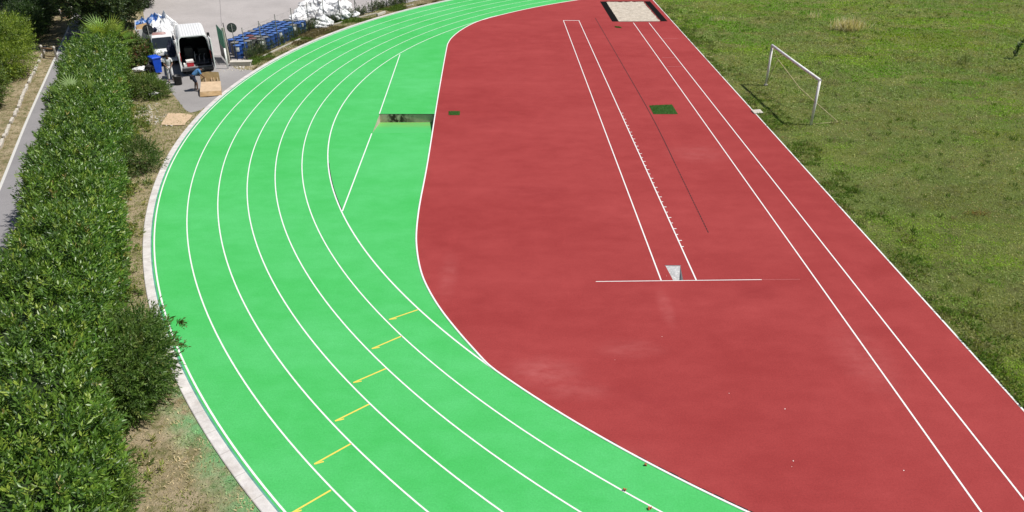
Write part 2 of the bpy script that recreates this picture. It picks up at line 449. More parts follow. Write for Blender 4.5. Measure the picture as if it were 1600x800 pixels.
def crown_points(ls, per_m2, seed, zmin=.05, depth=.35, upbias=.35):
    g = np.random.default_rng(seed); P = []; D = []
    for (c, r) in ls:
        area = 4*math.pi*((r[0]*r[1])**1.6/3+2*(r[0]*r[2])**1.6/3)**(1/1.6)
        n = int(area*per_m2)
        v = unit(g.normal(0, 1, (n, 3)))
        k = 1-depth*g.random((n, 1))**1.5
        k = k*(1+.12*np.sin(v[:, :1]*7+c[0])*np.cos(v[:, 1:2]*6+c[1]))
        p = c+v*r*k
        ok = p[:, 2] > zmin
        for (c2, r2) in ls:
            if c2 is c: continue
            ok &= (((p-c2)/(r2*.72))**2).sum(1) > 1
        P.append(p[ok]); D.append((unit(v/r)+np.array([0, 0, upbias]))[ok])
    return np.concatenate(P), np.concatenate(D)

def trunk_mesh(base, top, r, limbs, seed):
    g = random.Random(seed); m = MB(); b = Vector(base); t = Vector(top)
    mid = b.lerp(t, .5)+Vector((g.uniform(-.1, .1), g.uniform(-.1, .1), 0))
    m.tube([b, b.lerp(mid, .3), mid, t], [r*1.35, r, r*.8, r*.35], 8)
    for q in limbs:
        q = Vector(q); s = b.lerp(t, g.uniform(.35, .8)); k = s.lerp(q, .5)+Vector((0, 0, -.1))
        m.tube([s, k, q], [r*.5, r*.32, r*.12], 6)
    return m

def plant(name, label, cat, base, ls, per_m2, nleaf, slen, ll, lw, cols, wts, seed, mat='leaf', trunk_r=.1, group=None, spread=.85, up=.15,
          crown='crown', trunk='trunk', depth=.4, upbias=.35, extra=None, jit=.25):
    t = thing(name, label, cat, base, 0, group)
    ls = [(np.array(c), np.array(r)) for c, r in ls]         # relative to base
    P, D = crown_points(ls, per_m2, seed, depth=depth, upbias=upbias)
    if extra is not None:
        P = np.concatenate([P, extra[0]]); D = np.concatenate([D, extra[1]])
    g = np.random.default_rng(seed+1)
    D = unit(D)+g.normal(0, .35, D.shape)
    ba, ax, si, ln, wd, ix = shoots(P, D, nleaf, slen, ll, lw, spread, up, jit, g)
    leaf_object(crown, ba, ax, si, ln, wd, tints(len(ba), ix, cols, wts, rng=g), M[mat], t)
    zt = max(c[2] for c, r in ls)
    top = max(ls, key=lambda q: q[0][2])[0]
    trunk_mesh((0, 0, -.1), (top[0]*.5, top[1]*.5, zt*.9), trunk_r, [c for c, r in ls], seed).build(trunk, M['bark'], t)
    return t

# ================================================================== SETTING
RO = RAD+6*LANE                       # outer white line
A0, A1 = math.pi*.5, math.pi*1.5
STR = 34.                             # length of straights built past the bend
def lane_path(r, n=220):
    return [(BEND[0]+STR, BEND[1]+r)]+ring_pts(r, A0, A1, n)+[(BEND[0]+STR, BEND[1]-r)]
# inner edge of the water-jump loop, from where it leaves the bend and back to it
loop_px = [(777, 577), (762, 566.3), (740, 544), (715, 516.3), (690, 485), (672.5, 457.5), (660, 431), (653.5, 405), (650.6, 380), (650.8, 360),
           (653, 338), (657, 312), (668.75, 250), (685, 147.5), (697.5, 77.5), (701, 66), (707.5, 57.5), (720, 47.5), (740, 36.5), (765, 27.7), (782, 24)]
loop = [G(*p) for p in loop_px]
loop = smooth_path([(p.x, p.y) for p in loop], 6)
def ang(p): return math.atan2(p[1]-BEND[1], p[0]-BEND[0]) % (2*math.pi)
a_near, a_far = ang(loop[0]), ang(loop[-1])
e0 = RAD-(loop[0]-Vector(BEND)).length; e1 = RAD-(loop[-1]-Vector(BEND)).length; nl = len(loop)
loop = [p+(p-Vector(BEND)).normalized()*(e0*math.exp(-i/10)+e1*math.exp(-(nl-1-i)/10)) for i, p in enumerate(loop)]
# right edge of the infield
def edge_right(y): return 12.75+(72.55-y)*(14.38-12.75)/(72.55-16.69)
def circle_y(x, s, r=RAD): return BEND[1]+s*math.sqrt(r*r-(x-BEND[0])**2)
e_near = (14.62, circle_y(14.62, -1)); e_far = (12.64, circle_y(12.64, 1))
n_arc = 60
inner_near = [(p[0], p[1]) for p in ring_pts(RAD, ang(e_near), a_near, n_arc)]     # from right edge (near) to the loop
inner_far = [(p[0], p[1]) for p in ring_pts(RAD, a_far, ang(e_far), n_arc)]
red_left = inner_near+[(p.x, p.y) for p in loop[1:-1]]+inner_far
# openings
pit = [G(593, 179), G(680, 178), G(673.5, 206.5), G(582.5, 208)]
pit = [(p.x, p.y) for p in pit]
pit[1] = (-4.35, 41.44); pit[2] = (-4.235, 38.56); pit[0] = (-7.42, 41.40); pit[3] = (-7.36, 38.44)
vb = [(5.70, 24.73), (6.25, 24.73), (6.16, 23.71), (5.80, 23.70)]
RUN = Vector((math.sin(TH), math.cos(TH))); RGT = Vector((math.cos(TH), -math.sin(TH)))
SO = Vector((8.66, 64.02))
def S(u, v): p = SO+RGT*u+RUN*v; return (p.x, p.y)
sand = [S(-.55, 0), S(3.98, 0), S(3.98, 7.75), S(-.55, 7.75)]

far = 600
sheet('ground', [(-far, -200), (far, -200), (far, 900), (-far, 900)], [pit, vb, sand], -.03, M['verge'])
outer_edge = [(BEND[0]+STR, BEND[1]-RO-.13)]+[p for p in reversed(ring_pts(RO+.13, A0, A1, 220))]+[(BEND[0]+STR, BEND[1]+RO+.13)]
inner_all = [(BEND[0]+STR, BEND[1]+RAD)]+ring_pts(RAD, A0, ang(e_far), 40)[:-1]+list(reversed(red_left))+ring_pts(RAD, ang(e_near), A1, 40)[1:]+[(BEND[0]+STR, BEND[1]-RAD)]
sheet('running_track', outer_edge+inner_all, [pit], 0., M['green'])
sheet('infield_surface', red_left+[e_far, (edge_right(60), 60), (edge_right(40), 40), (edge_right(20), 20)], [vb, sand], 0., M['red'])
turf_poly = [e_near, (edge_right(20), 20), (edge_right(40), 40), (edge_right(60), 60), e_far]+list(reversed(ring_pts(RAD-.02, A0, ang(e_far), 40)))+[(BEND[0]+STR, BEND[1]+RAD-.02), (BEND[0]+STR, BEND[1]-RAD+.02)]+list(reversed(ring_pts(RAD-.02, ang(e_near), A1, 40)))[:-1]
sheet('field', [(p[0]+.06, p[1]) for p in turf_poly], [], -.012, M['turf'])

# asphalt car park and drive, path
cp_poly = [G(400, 108), G(362, 104), G(345, 108), (-18.0, 46.6), (-16.95, 44.6)]
drive = [(-17.75, 41.95), (-17.25, 43.6), (-16.7, 45.6), (-15.9, 47.9), (-16.9, 49.9), (-18.4, 50.5), (-20.2, 53.6), (-26.6, 53.6), (-24.0, 49.6), (-21.7, 47.0), (-20.1, 44.6), (-18.35, 41.9)]
drive = [(p.x, p.y) for p in smooth_path(drive+[drive[0]], 4)][:-1]
sheet('drive', drive, [], -.022, M['drive'])
car_park = [(-18.75, 51.2), (-18.2, 52.0), (-17.4, 55.2), (-16.6, 58.2), (-15.3, 62.6), (-13.2, 65.9), (-11.2, 68.6), (-9.6, 71.0), (-6, 75.5), (0, 80), (0, 88), (-4, 140), (-70, 150), (-48, 90), (-33.5, 72), (-30.3, 64.8), (-28.2, 60), (-26.4, 56), (-25.0, 53.3), (-20.3, 53.3)]
sheet('car_park', car_park, [], -.026, M['asphalt'])
wl = [(-10.1, 0), (-18.2, 19.6), (-23.25, 32.1), (-26.6, 40.3), (-30.5, 50.2), (-36.1, 64.4), (-39.3, 72.), (-46, 88)]
pd = Vector((-.372, .928)); pn = Vector((.928, .372))
path = [(x, y) for x, y in wl]+[(x+pn.x*2.35, y+pn.y*2.35) for x, y in reversed(wl)]
sheet('path', path, [], -.024, M['path'])
ribbon(smooth_path([(x+pn.x*.06, y+pn.y*.06) for x, y in wl], 6), .13, -.019).build('path_line', M['oldline'], kind='structure', fix=False)
for (a, b) in ((G(575, 6), G(628, .5)), (G(620, 13.5), G(646, 6)), (G(346, 40), G(343, -6))):
    w = .10 if a.x > -20 else .035
    ribbon([(a.x, a.y), (b.x, b.y)], w, -.021).build('parking_line' if a.x > -20 else 'asphalt_joint', M['line'] if a.x > -20 else M['joint'], kind='structure', fix=False)

# concrete kerb round the outside
kerb = MB()
prof = [(RO+.13, -.05), (RO+.13, .006), (RO+.145, .012), (RO+.40, .012), (RO+.42, -.002), (RO+.42, -.09)]
aa = [A0+(A1-A0)*i/260 for i in range(261)]
kerb.loft([[(BEND[0]+r*math.cos(t), BEND[1]+r*math.sin(t), z) for r, z in prof] for t in aa], closed=False, smooth=False)
kerb.build('concrete_kerb', M['kerb'], kind='structure')
ribbon(ring_pts(RO+.105, A0, A1, 260), .05, .004).build('overlap_shade_line', M['teal'], kind='structure', fix=False)  # thin shadow of the track edge painted in, mixed with overspray
for i in range(0, 60):
    pass
# lane lines
for i in range(1, 7):
    ribbon(lane_path(RAD+i*LANE), .045 if i < 6 else .054, .004).build('lane_line', M['line'], kind='structure', fix=False)
ribbon(ring_pts(RAD, a_near, a_far, 160), .055, .0045).build('lane_line', M['line'], kind='structure', fix=False)
# raised edge of the infield: low white kerb, with a slotted drain on the red side
edge_path = [Vector((p[0], p[1])) for p in red_left]
def raised(pts, w, h, name):
    m = MB(); n = len(pts); rings = []
    for i, p in enumerate(pts):
        t = (pts[min(i+1, n-1)]-pts[max(i-1, 0)]).normalized(); q = Vector((-t.y, t.x))
        rings.append([(p.x+q.x*w/2*s, p.y+q.y*w/2*s, z) for s, z in ((1, -.005), (1, h*.7), (.7, h), (-.7, h), (-1, h*.7), (-1, -.005))])
    m.loft(rings, closed=False, smooth=False); return m.build(name, M['line'], kind='structure')
raised(edge_path, .062, .022, 'infield_edge_line')
sl = MB(); acc = 0
for i in range(len(inner_near)-1):
    a, b = Vector(inner_near[i]), Vector(inner_near[i+1])
    if ang(a) < a_near+.12: continue
    L = (b-a).length; k = max(1, round(L/.9))
    for j in range(k):
        s0, s1 = (j+.06)/k, (j+.94)/k
        t = (b-a).normalized(); q = Vector((t.y, -t.x))
        if random.random() < .12: continue
        wd = .045*random.uniform(.6, 1.25)
        P = [a.lerp(b, s0)+q*.034, a.lerp(b, s1)+q*.034, a.lerp(b, s1)+q*(.034+wd), a.lerp(b, s0)+q*(.034+wd)]
        sl.add([(p.x, p.y, .003) for p in P], [(0, 1, 2, 3)])
sl.build('drain_slot', M['slot'], kind='structure', fix=False)
dsl = ribbon([p for p in ring_pts(RAD-.045, ang(G(535, 328)), ang(G(513, 255)), 30)], .035, .004)
dsl.build('drain_slot', M['slot'], kind='structure', fix=False)
w0, w1 = Vector((-7.87, 53.91)), Vector((-7.16, 29.23))
ribbon([w0, Vector(pit[0])+Vector((-.02, .03))], .055, .004).build('lane_line', M['line'], kind='structure', fix=False)
ribbon([Vector(pit[3])+Vector((-.02, -.03)), w1], .055, .004).build('lane_line', M['line'], kind='structure', fix=False)
ribbon([(edge_right(y)+.02, y) for y in (8.7, 20, 40, 60, 75.6)], .06, .004).build('infield_side_line', M['line'], kind='structure', fix=False)

# yellow stagger marks, one per lane, with a half arrow at the outer end
for (a, b) in (((653, 484), (608, 499.3)), ((628, 525), (581, 545)), ((603, 576), (552, 598)), ((577, 631.5), (523.5, 658)), ((549, 693), (491, 725.3)), ((517, 766), (455, 802))):
    A, B = G(*a), G(*b); A = Vector((A.x, A.y)); B = Vector((B.x, B.y)); d = (A-B).normalized(); q = Vector((-d.y, d.x))
    m = ribbon([A, B], .05, .004)
    if q.y > 0: q = -q
    k = B+d*.23+q*.085; e = (k-B).normalized(); f_ = Vector((-e.y, e.x))*.022
    m.add([(*(B+f_), .0045), (*(B-f_), .0045), (*(k-f_), .0045), (*(k+f_), .0045)], [(0, 1, 2, 3)])
    m.build('yellow_lane_mark', M['yellow'], kind='structure', fix=False)

# jumps runways on the infield
def px2(p): g = G(*p); return Vector((g.x, g.y))
def run_line(x0, y0, y1, w=.05, name='runway_line', mat='line'):
    "line along RUN through (x0, y0)"
    a = Vector((x0, y0)); b = a+RUN*((y1-y0)/RUN.y)
    ribbon([a, b], w, .004).build(name, M[mat], kind='structure', fix=False); return a, b
# vault runway
p1, p2 = px2((1033, 438)), px2((1088, 438))
la = run_line(p1.x, p1.y, px2((881, 32)).y); lb = run_line(p2.x, p2.y, px2((881, 32)).y)
ribbon([la[1]+Vector((-.025, 0)), lb[1]+Vector((.025, 0))], .09, .0045).build('runway_end_line', M['line'], kind='structure', fix=False)
z0, z1 = px2((931, 440)), px2((1190, 437))
ribbon([z0, z1], .035, .005).build('zero_line', M['line'], kind='structure', fix=False)
ribbon([z1, px2((1250, 436.5))], .02, .004).build('worn_zero_line', M['faint'], kind='structure', fix=False)
for k in range(5, 37):
    s = k*.5; a = p2+RUN*(s+.0)
    w = .12 if k % 2 == 0 else .08
    ribbon([a+RGT*.02, a+RGT*(.02+w)], .05, .0045).build('distance_mark', M['line'], kind='structure', fix=False)
# long jump runway
q1, q2 = px2((1391, 600)), px2((1458, 600))
ya = px2((990, 35.5)).y
run_line(q1.x+RUN.x*-12, q1.y-12, ya); run_line(q2.x+RUN.x*-12, q2.y-12, ya)
for (a, b) in (((1034, 90), (1056, 90)), ((1042, 104), (1067, 104)), ((1036, 60), (1060, 60))):
    ribbon([px2(a), px2(b)], .05, .003).build('worn_board_line', M['faint'], kind='structure', fix=False)
# dark seam down the infield
gp = smooth_path([px2(p) for p in ((930, 28), (973, 102), (1020, 185), (1064, 275), (1107, 364))], 8)
ribbon(gp[:23], .042, .003).build('seam_line', M['groove'], kind='structure', fix=False)
for i in range(22, len(gp)-1):
    a, b = gp[i], gp[i+1]
    for j in range(3):
        ribbon([a.lerp(b, j/3+.02), a.lerp(b, j/3+.29)], .042, .003).build('seam_line', M['groove'], kind='structure', fix=False)

# ---- water jump pit
WJ = thing('water_jump', 'sunken concrete water jump pit beside the inner white line of the green track', 'water jump', (0, 0, 0))
dp = .47
m = MB()
A, B, C, D = [Vector((x, y, 0)) for x, y in pit]
dn = Vector((0, 0, -dp))
wall = MB()
def slab(m, a, b, c, d): m.add([a, b, c, d], [(0, 1, 2, 3)])
slab(wall, A, B, B+dn, A+dn)                       # far wall
slab(wall, A+Vector((0, -.0, 0)), A+dn, D, D)      # side wedge
wall.f = wall.f[:1]; wall.sm = wall.sm[:1]
wall.v += [tuple(A), tuple(A+dn), tuple(D)]; k = len(wall.v); wall.f.append((k-3, k-2, k-1)); wall.sm.append(False)
wall.v += [tuple(B), tuple(C), tuple(B+dn)]; k = len(wall.v); wall.f.append((k-3, k-2, k-1)); wall.sm.append(False)
wall.build('pit_wall', M['pitwall'], WJ, fix=False)
n = NT('pit_floor'); 
a_ = n.mix(n.noise(1.2, 4, .6, (1, 3, 1)), GREEN, sc(GREEN, 1.06))
sx = n.node('ShaderNodeSeparateXYZ'); n.link(n.coord(), sx.inputs[0])
mr = n.node('ShaderNodeMapRange'); mr.inputs['From Min'].default_value = 39.7; mr.inputs['From Max'].default_value = 41.3
n.link(sx.outputs[1], mr.inputs['Value'])
a_ = n.mix(n.math('MULTIPLY', mr.outputs[0], n.noise(1.4, 4, .6, (1, 3, 1), .3, .6), True), a_, (.20, .36, .07))
n.col(a_); n.rough(.8); M['pitfloor'] = n.m
fl = MB(); fl.add([A+dn, B+dn, C, D], [(0, 1, 2, 3)]); fl.build('pit_floor', M['pitfloor'], WJ)
cop = MB(); cop.box(((A.x+B.x)/2, A.y+.03, .006), (B.x-A.x+.1, .035, .02)); cop.build('pit_edge', M['slot'], WJ)
cr_ = MB(); cr_.box((-4.95, 39.85, -.235), (.28, .02, .006), (R(-9), 0, R(2))); cr_.build('floor_crack', M['slot'], WJ)

# ---- vault box
VB = thing('vault_box', 'scratched pale metal pole vault box sunk into the red infield at the white cross line', 'vault box')
a, b, c, d = [Vector((x, y, 0)) for x, y in vb]
dz = Vector((0, 0, -.21))
m = MB(); ci, di = c+Vector((-.075, .03, 0))+dz, d+Vector((.05, .03, 0))+dz
m.add([a, b, ci, di], [(0, 1, 2, 3)]); m.build('box_floor', M['vault'], VB)
m = MB(); m.add([b, c, ci], [(0, 1, 2)]); m.add([d, a, di], [(0, 1, 2)]); m.add([c, d, di, ci], [(0, 1, 2, 3)]); m.build('box_wall', M['steel'], VB)
m = MB(); m.box(((a.x+b.x)/2, a.y+.012, .004), (.6, .03, .012)); m.build('box_lip', M['steel'], VB)

# ---- long jump pit
LJ = thing('sand_pit', 'long jump sand pit full of pale sand with black rubber strips down both sides', 'sand pit')
g = np.linspace(0, 1, 50); gy = np.linspace(0, 1, 90)
XX, YY = np.meshgrid(g*3.37, gy*7.75)
ZZ = -.10+.12*NZ[0].fbm(XX*2.2, YY*2.2, 4)+.05*NZ[1].fbm(XX*7, YY*7, 3)
vs = [(*S(x, y), z) for x, y, z in zip(XX.ravel(), YY.ravel(), ZZ.ravel())]
fs = [(j*50+i, j*50+i+1, (j+1)*50+i+1, (j+1)*50+i) for j in range(89) for i in range(49)]
m = MB(); m.add(vs, fs, True); m.build('sand', M['sand'], LJ, fix=False)
def strip(u0, u1, v0, v1, z, mat, name):
    m = MB(); m.prism([S(u0, v0), S(u1, v0), S(u1, v1), S(u0, v1)], -.12, z); m.build(name, M[mat], LJ)
strip(-.55, -.006, 0, 7.75, .006, 'black_pad', 'edge_pad'); strip(3.44, 3.98, 0, 7.75, .006, 'black_pad', 'edge_pad')
strip(3.375, 3.435, 0, 7.75, .012, 'red', 'edge_strip')
strip(-.02, 3.43, -.05, -.004, .014, 'slot', 'front_board'); strip(-.55, 3.98, 7.752, 7.81, .014, 'slot', 'back_board')
for v in np.arange(.8, 7.7, .9):
    pass

# ---- turf squares lying on the infield
def mat_thing(px, label):
    P = [px2(p) for p in px]; c = sum(P, Vector((0, 0)))/4
    pts = []
    for i in range(4):
        for k in range(8):
            p = P[i].lerp(P[(i+1) % 4], k/8); pts.append((p.x+random.uniform(-.012, .012), p.y+random.uniform(-.012, .012)))
    m = MB(); m.prism(pts, .001, .018); o = m.build('turf_mat', M['turfmat']); tag(o, label, 'turf mat', 'green turf offcuts on the infield')
    base = []; n = 2600 if abs(P[0].x-P[1].x) > .9 else 500
    a_, b_, c_, d_ = P; u = RNG.random((n, 1)); v = RNG.random((n, 1))
    A_ = [np.array((p.x, p.y)) for p in P]
    xy = (A_[0]*(1-u)+A_[1]*u)*(1-v)+(A_[3]*(1-u)+A_[2]*u)*v
    base = np.concatenate([xy, np.full((n, 1), .016)], 1)
    ax = unit(np.concatenate([RNG.normal(0, .6, (n, 2)), np.ones((n, 1))], 1)); si = unit(np.cross(ax, RNG.normal(0, 1, (n, 3))))
    tn = np.array([.04, .13, .012])*(1+.5*(RNG.random((n, 1))-.5))
    leaf_object('turf_grass', base, ax, si, np.full(n, .04), np.full(n, .014), tn, M['blade'], o)
mat_thing(((1014.4, 165.2), (1050, 163.7), (1059, 178.4), (1021, 178.4)), 'large square of green artificial turf lying between the dark seam and long jump runway')
mat_thing(((701, 174), (718.5, 174), (718.5, 180), (701, 180)), 'small green turf offcut lying on red surface beside the water jump')
mat_thing(((960, 41.3), (969, 42), (971.5, 44), (962, 43.2)), 'thin muddy green turf scrap lying in front of the sand pit')
for (p, l) in (((1009.5, 727.5), 'brown leaf clod closest to the white infield edge'), ((976, 766), 'brown leaf clod touching the innermost white lane line, middle of three'), ((1015.5, 796), 'brown leaf clod furthest from the infield edge at the bottom of the photo')):
    g_ = G(*p); m = MB()
    for k in range(4):
        m.box((g_.x+random.uniform(-.03, .03), g_.y+random.uniform(-.035, .035), .018+.012*k), (.05, .045, .02), (random.random(), random.random(), random.random()*3))
    tag(m.build('leaf_clod', M['clod'], bevel=.006), l, 'clod', 'brown clods on the green lanes')
# pale grit scattered on the red surface
m = MB()
for k in range(8):
    x = random.uniform(3, 12); y = random.uniform(14, 34)
    if k < 5: x = random.uniform(6, 11); y = random.uniform(14, 19)
    if (x-BEND[0])**2+(y-BEND[1])**2 > (RAD-.5)**2: continue
    s_ = random.uniform(.008, .02); m.box((x, y, s_*.3), (s_*1.6, s_, s_*.6), (0, 0, random.random()*3))
m.build('grit', M['label'], kind='stuff')

# ---- right verge slab
a, b = G(1176, 173.5), G(1190, 178)
m = MB(); m.box(((a.x+b.x)/2, (a.y+b.y)/2, .03), (.52, .5, .1), (.06, -.05, .1))
tag(m.build('concrete_slab', M['stone'], bevel=.015), 'small pale concrete slab lying in the grass by the red edge near the goal', 'slab')
# ---- goal
GO = thing('football_goal', 'weathered white football goal frame without net standing on the grass', 'goal', (0, 0, 0))
gl, gr = G(1196.5, 133.4), G(1267, 195); hh = 2.46
up = Vector((0, 0, 1))
for q in (gl, gr):
    m = MB(); m.tube([q-up*.1, q+up*(hh-.03)], .07, 14); m.build('post', M['goal'], GO)
d = (gr-gl).normalized()
m = MB(); m.tube([gl+up*hh-d*.055, gl.lerp(gr, .5)+up*(hh-.01), gr+up*hh+d*.06], .078, 14); m.build('crossbar', M['goal'], GO)
ap = G(1215.6, 93, 1.75); bk = G(1309, 190.5, .04)
m = MB(); m.tube([gl+up*.05+Vector((.03, 0, 0)), gl.lerp(ap, .5)+up*.1, ap], .022, 8)
q1_, q2_ = G(1249, 137, 1.12), G(1275, 160.5, .62)
m.tube([ap, ap.lerp(q1_, .5), q1_, q2_, bk], .024, 8); m.tube([bk, gr+up*.04+Vector((.05, .02, 0))], .014, 8)
m.build('net_bar', M['bar'], GO)
m = MB(); m.tube([gl+up*(hh-.1)+Vector((.03, 0, 0)), ap], .012, 6); m.build('bracket', M['bar'], GO)
m = MB(); m.box(gl+Vector((.0, .0, .03)), (.2, .2, .08)); m.build('foot', M['stone'], GO)

# ================================================================== GRASS
def blades(name, xy, h, w, tint, lean=.45, z=0., rng=RNG, kind='stuff'):
    n = len(xy)
    base = np.concatenate([xy, np.full((n, 1), z)], 1)
    ax = unit(np.concatenate([rng.normal(0, lean, (n, 2)), np.ones((n, 1))], 1))
    si = unit(np.cross(ax, rng.normal(0, 1, (n, 3))))
    return leaf_object(name, base, ax, si, h, w, tint, M['blade'], kind=kind, fold=.1)

def scatter(n, x0, x1, y0, y1, rng=RNG): return np.stack([rng.uniform(x0, x1, n), rng.uniform(y0, y1, n)], 1)
def mixc(a, b, t): return np.array(a)*(1-t[:, None])+np.array(b)*t[:, None]
def smooth(v, lo, hi): t = np.clip((v-lo)/(hi-lo), 0, 1); return t*t*(3-2*t)

# infield meadow, right of the red surface
nb = 460000; yv = 15+76*RNG.random(nb)**1.55; xw = 12.5+(4+.62*yv)*RNG.random(nb); xy = np.stack([xw, yv], 1); er = 12.75+(72.55-xy[:, 1])*(1.63/55.86)
ok = (xy[:, 0] > er+.10+.08*RNG.random(len(xy))) & (((xy-np.array(BEND))**2).sum(1) < (RAD-.15)**2)
xy = xy[ok]; er = er[ok]; x, y = xy.T
dE = x-er
N1 = NZ[2].fbm(x*.16, y*.22, 4); N2 = NZ[3].fbm(x*.55+9, y*.8, 4); N3 = NZ[4].fbm(x*1.9, y*2.4, 3); N4 = NZ[5].fbm(x*.09+40, y*.16+3, 3)
# bare and dry spots keep fewer blades
dry = smooth(N2, .53, .68)*.8+smooth(1.6-dE, 0, 1.4)*smooth(N3, .42, .62)*.9
for (cx, cy, rx, ry) in ((15.0, 43.6, .9, 3.2), (14.4, 38.5, .8, 2.), (22.5, 33.5, 2.2, 2.4), (26.3, 61.3, 1.6, 1.5)):
    dry = np.maximum(dry, .85*np.exp(-((x-cx)/rx)**2-((y-cy)/ry)**2)*smooth(N3, .3, .6))
keep = RNG.random(len(x)) > np.clip(dry, 0, 1)*.55
x, y, dE, N1, N2, N3, N4, dry = [v[keep] for v in (x, y, dE, N1, N2, N3, N4, dry)]
c = mixc((.185, .36, .034), (.31, .45, .058), smooth(N1, .38, .62))
c = c*(1-.0)
gray = np.maximum(smooth(N4, .50, .64)*.55, smooth(NZ[1].fbm(x*.33+11, y*.5, 4), .53, .64)*.45)
c = c*(1-gray[:, None])+np.array((.32, .32, .18))*gray[:, None]
c = c*(1-dry[:, None]*.75)+np.array((.46, .37, .21))*dry[:, None]*.75
vivid = smooth(N3, .56, .7)*smooth(N1, .5, .62)
c = c*(1-vivid[:, None]*.6)+np.array((.14, .33, .03))*vivid[:, None]*.6
brn = smooth(NZ[0].fbm(x*.4+21, y*.7, 4), .54, .66)[:, None]*.5; c = c*(1-brn)+np.array((.33, .28, .12))*brn
dk_ = smooth(NZ[3].fbm(x*2.2, y*2.8+9, 3), .55, .7)[:, None]; c = c*(1-.25*dk_)
c = c*(.72+.56*RNG.random((len(x), 1)))
for (cx, cy, rx, ry) in ((30.5, 58.5, 4.2, 2.6), (18.6, 51.8, 1.2, .9)):
    k_ = np.exp(-((x-cx)/rx)**2-((y-cy)/ry)**2)[:, None]*.7; c = c*(1-k_)+np.array((.26, .33, .03))*k_
hgt = (.05+.07*RNG.random(len(x))*(.5+1.1*N3))*(1+.45*smooth(y, 30, 60)); wdt = hgt*.3*(1+.6*smooth(y, 25, 60))
blades('grass', np.stack([x, y], 1), hgt*.8, wdt*1.15, c, 1.3, -.010)

# coarse tufts and dead stalks
n = 1500; t_xy = scatter(n, 13.2, 48, 16, 75); tx, ty = t_xy.T
er = 12.75+(72.55-ty)*(1.63/55.86)
w = smooth(NZ[5].fbm(tx*.25+7, ty*.3, 3), .45, .62)
ok = (tx > er+.35) & (RNG.random(n) < .15+.85*w); t_xy = t_xy[ok]; n = len(t_xy)
k = 16
xy = np.repeat(t_xy, k, 0)+RNG.normal(0, .07, (n*k, 2))
pal = np.array([(.11, .18, .024), (.15, .21, .04), (.23, .22, .11), (.08, .15, .02), (.34, .29, .18)])
c = pal[np.repeat(RNG.choice(5, n, p=[.32, .25, .2, .18, .05]), k)]*(.7+.6*RNG.random((n*k, 1)))
hh_ = np.repeat(.10+.14*RNG.random(n), k)*(.6+.7*RNG.random(n*k))
blades('grass_tufts', xy, hh_, hh_*.14+.006, c, .5, -.01)
# dark clumpy clover along the red edge
n = 900; ty = RNG.uniform(16, 72, n); tx = 12.75+(72.55-ty)*(1.63/55.86)+.15+1.5*RNG.random(n)**1.6
w = smooth(NZ[1].fbm(tx*1.1, ty*.6, 3), .40, .58); ok = RNG.random(n) < w; t_xy = np.stack([tx, ty], 1)[ok]; n = len(t_xy); k = 40
xy = np.repeat(t_xy, k, 0)+RNG.normal(0, .13, (n*k, 2)); xy[:, 0] = np.maximum(xy[:, 0], 12.75+(72.55-xy[:, 1])*(1.63/55.86)+.1)
c = np.array([(.11, .19, .028), (.15, .23, .04), (.21, .22, .08)])[np.repeat(RNG.choice(3, n), k)]*(.6+.8*RNG.random((n*k, 1)))
hh_ = .06+.09*RNG.random(n*k); blades('clover', xy, hh_, hh_*.35, c, .9, -.01)
# the tall straw tuft
def straw(label, base, n, hgt, spread, cols, lean=.35, name='straw_tuft', cat='dry tuft'):
    t = thing(name, label, cat, (base.x, base.y, -.01))
    xy = RNG.normal(0, 1, (n, 2))*np.array(spread)
    b = np.concatenate([xy, np.zeros((n, 1))], 1)
    ax = unit(np.concatenate([RNG.normal(0, lean, (n, 2)), np.ones((n, 1))], 1)); si = unit(np.cross(ax, RNG.normal(0, 1, (n, 3))))
    c = np.array(cols)[RNG.integers(0, len(cols), n)]*(.7+.6*RNG.random((n, 1)))
    h = hgt*(.4+.7*RNG.random(n)); leaf_object('stalks', b, ax, si, h, np.full(n, .022)+h*.012, c, M['blade'], t, fold=.1)
    return t
STR_C = [(.70, .60, .42), (.58, .48, .29), (.78, .71, .57), (.36, .34, .16)]
straw('tall pale straw tuft, the biggest one standing in the far meadow', G(1326, 47), 700, 1.15, (.6, .35), STR_C)
straw('thin pale straw stalks in the far meadow between the sand pit and the tall tuft', G(1271, 30), 60, .9, (.3, .2), STR_C)
straw('small pale dry stalks in the meadow close to the sand pit corner', G(1120, 33), 70, .5, (.3, .2), STR_C)
straw('tuft of grey green dry stalks in the meadow behind the goal', G(1302, 132), 60, .5, (.3, .2), [(.25, .24, .15), (.15, .16, .07)])
straw('sparse pale weed stalks in the meadow right of the yellow patch', G(1505, 100), 60, .9, (.25, .2), [(.25, .26, .15), (.16, .19, .07)])
straw('brown fallen stalk heap on the dry patch at the right side of the meadow', G(1528, 335), 70, .3, (.32, .12), [(.30, .19, .09), (.22, .13, .06)], .9)
straw('low bright green clover clump in the grass behind the goal', G(1196+112, 88), 240, .12, (.6, .3), [(.09, .17, .012), (.11, .18, .02)], .8, 'clover_clump', 'clump')
PL = thing('dock_plant', 'single tall dark green leafy weed leaning at the right edge of the meadow', 'weed', G(1582, 92))
m = MB(); m.tube([(0, 0, 0), (.12, .02, .55), (.36, .05, 1.15)], [.02, .016, .006], 6); m.build('stem', M['bark'], PL)
P = np.array([(.03+.3*t*t+.03, .03*t, .15+1.0*t) for t in np.linspace(0, 1, 26)]); Dd = np.repeat([[.3, 0, 1.]], 26, 0)
ba, ax, si, ln, wd, ix = shoots(P, Dd, 3, .1, .26, .085, 1., .1)
leaf_object('leaves', ba, ax, si, ln, wd, tints(len(ba), ix, [(.03, .075, .012)], [1]), M['leaf'], PL)

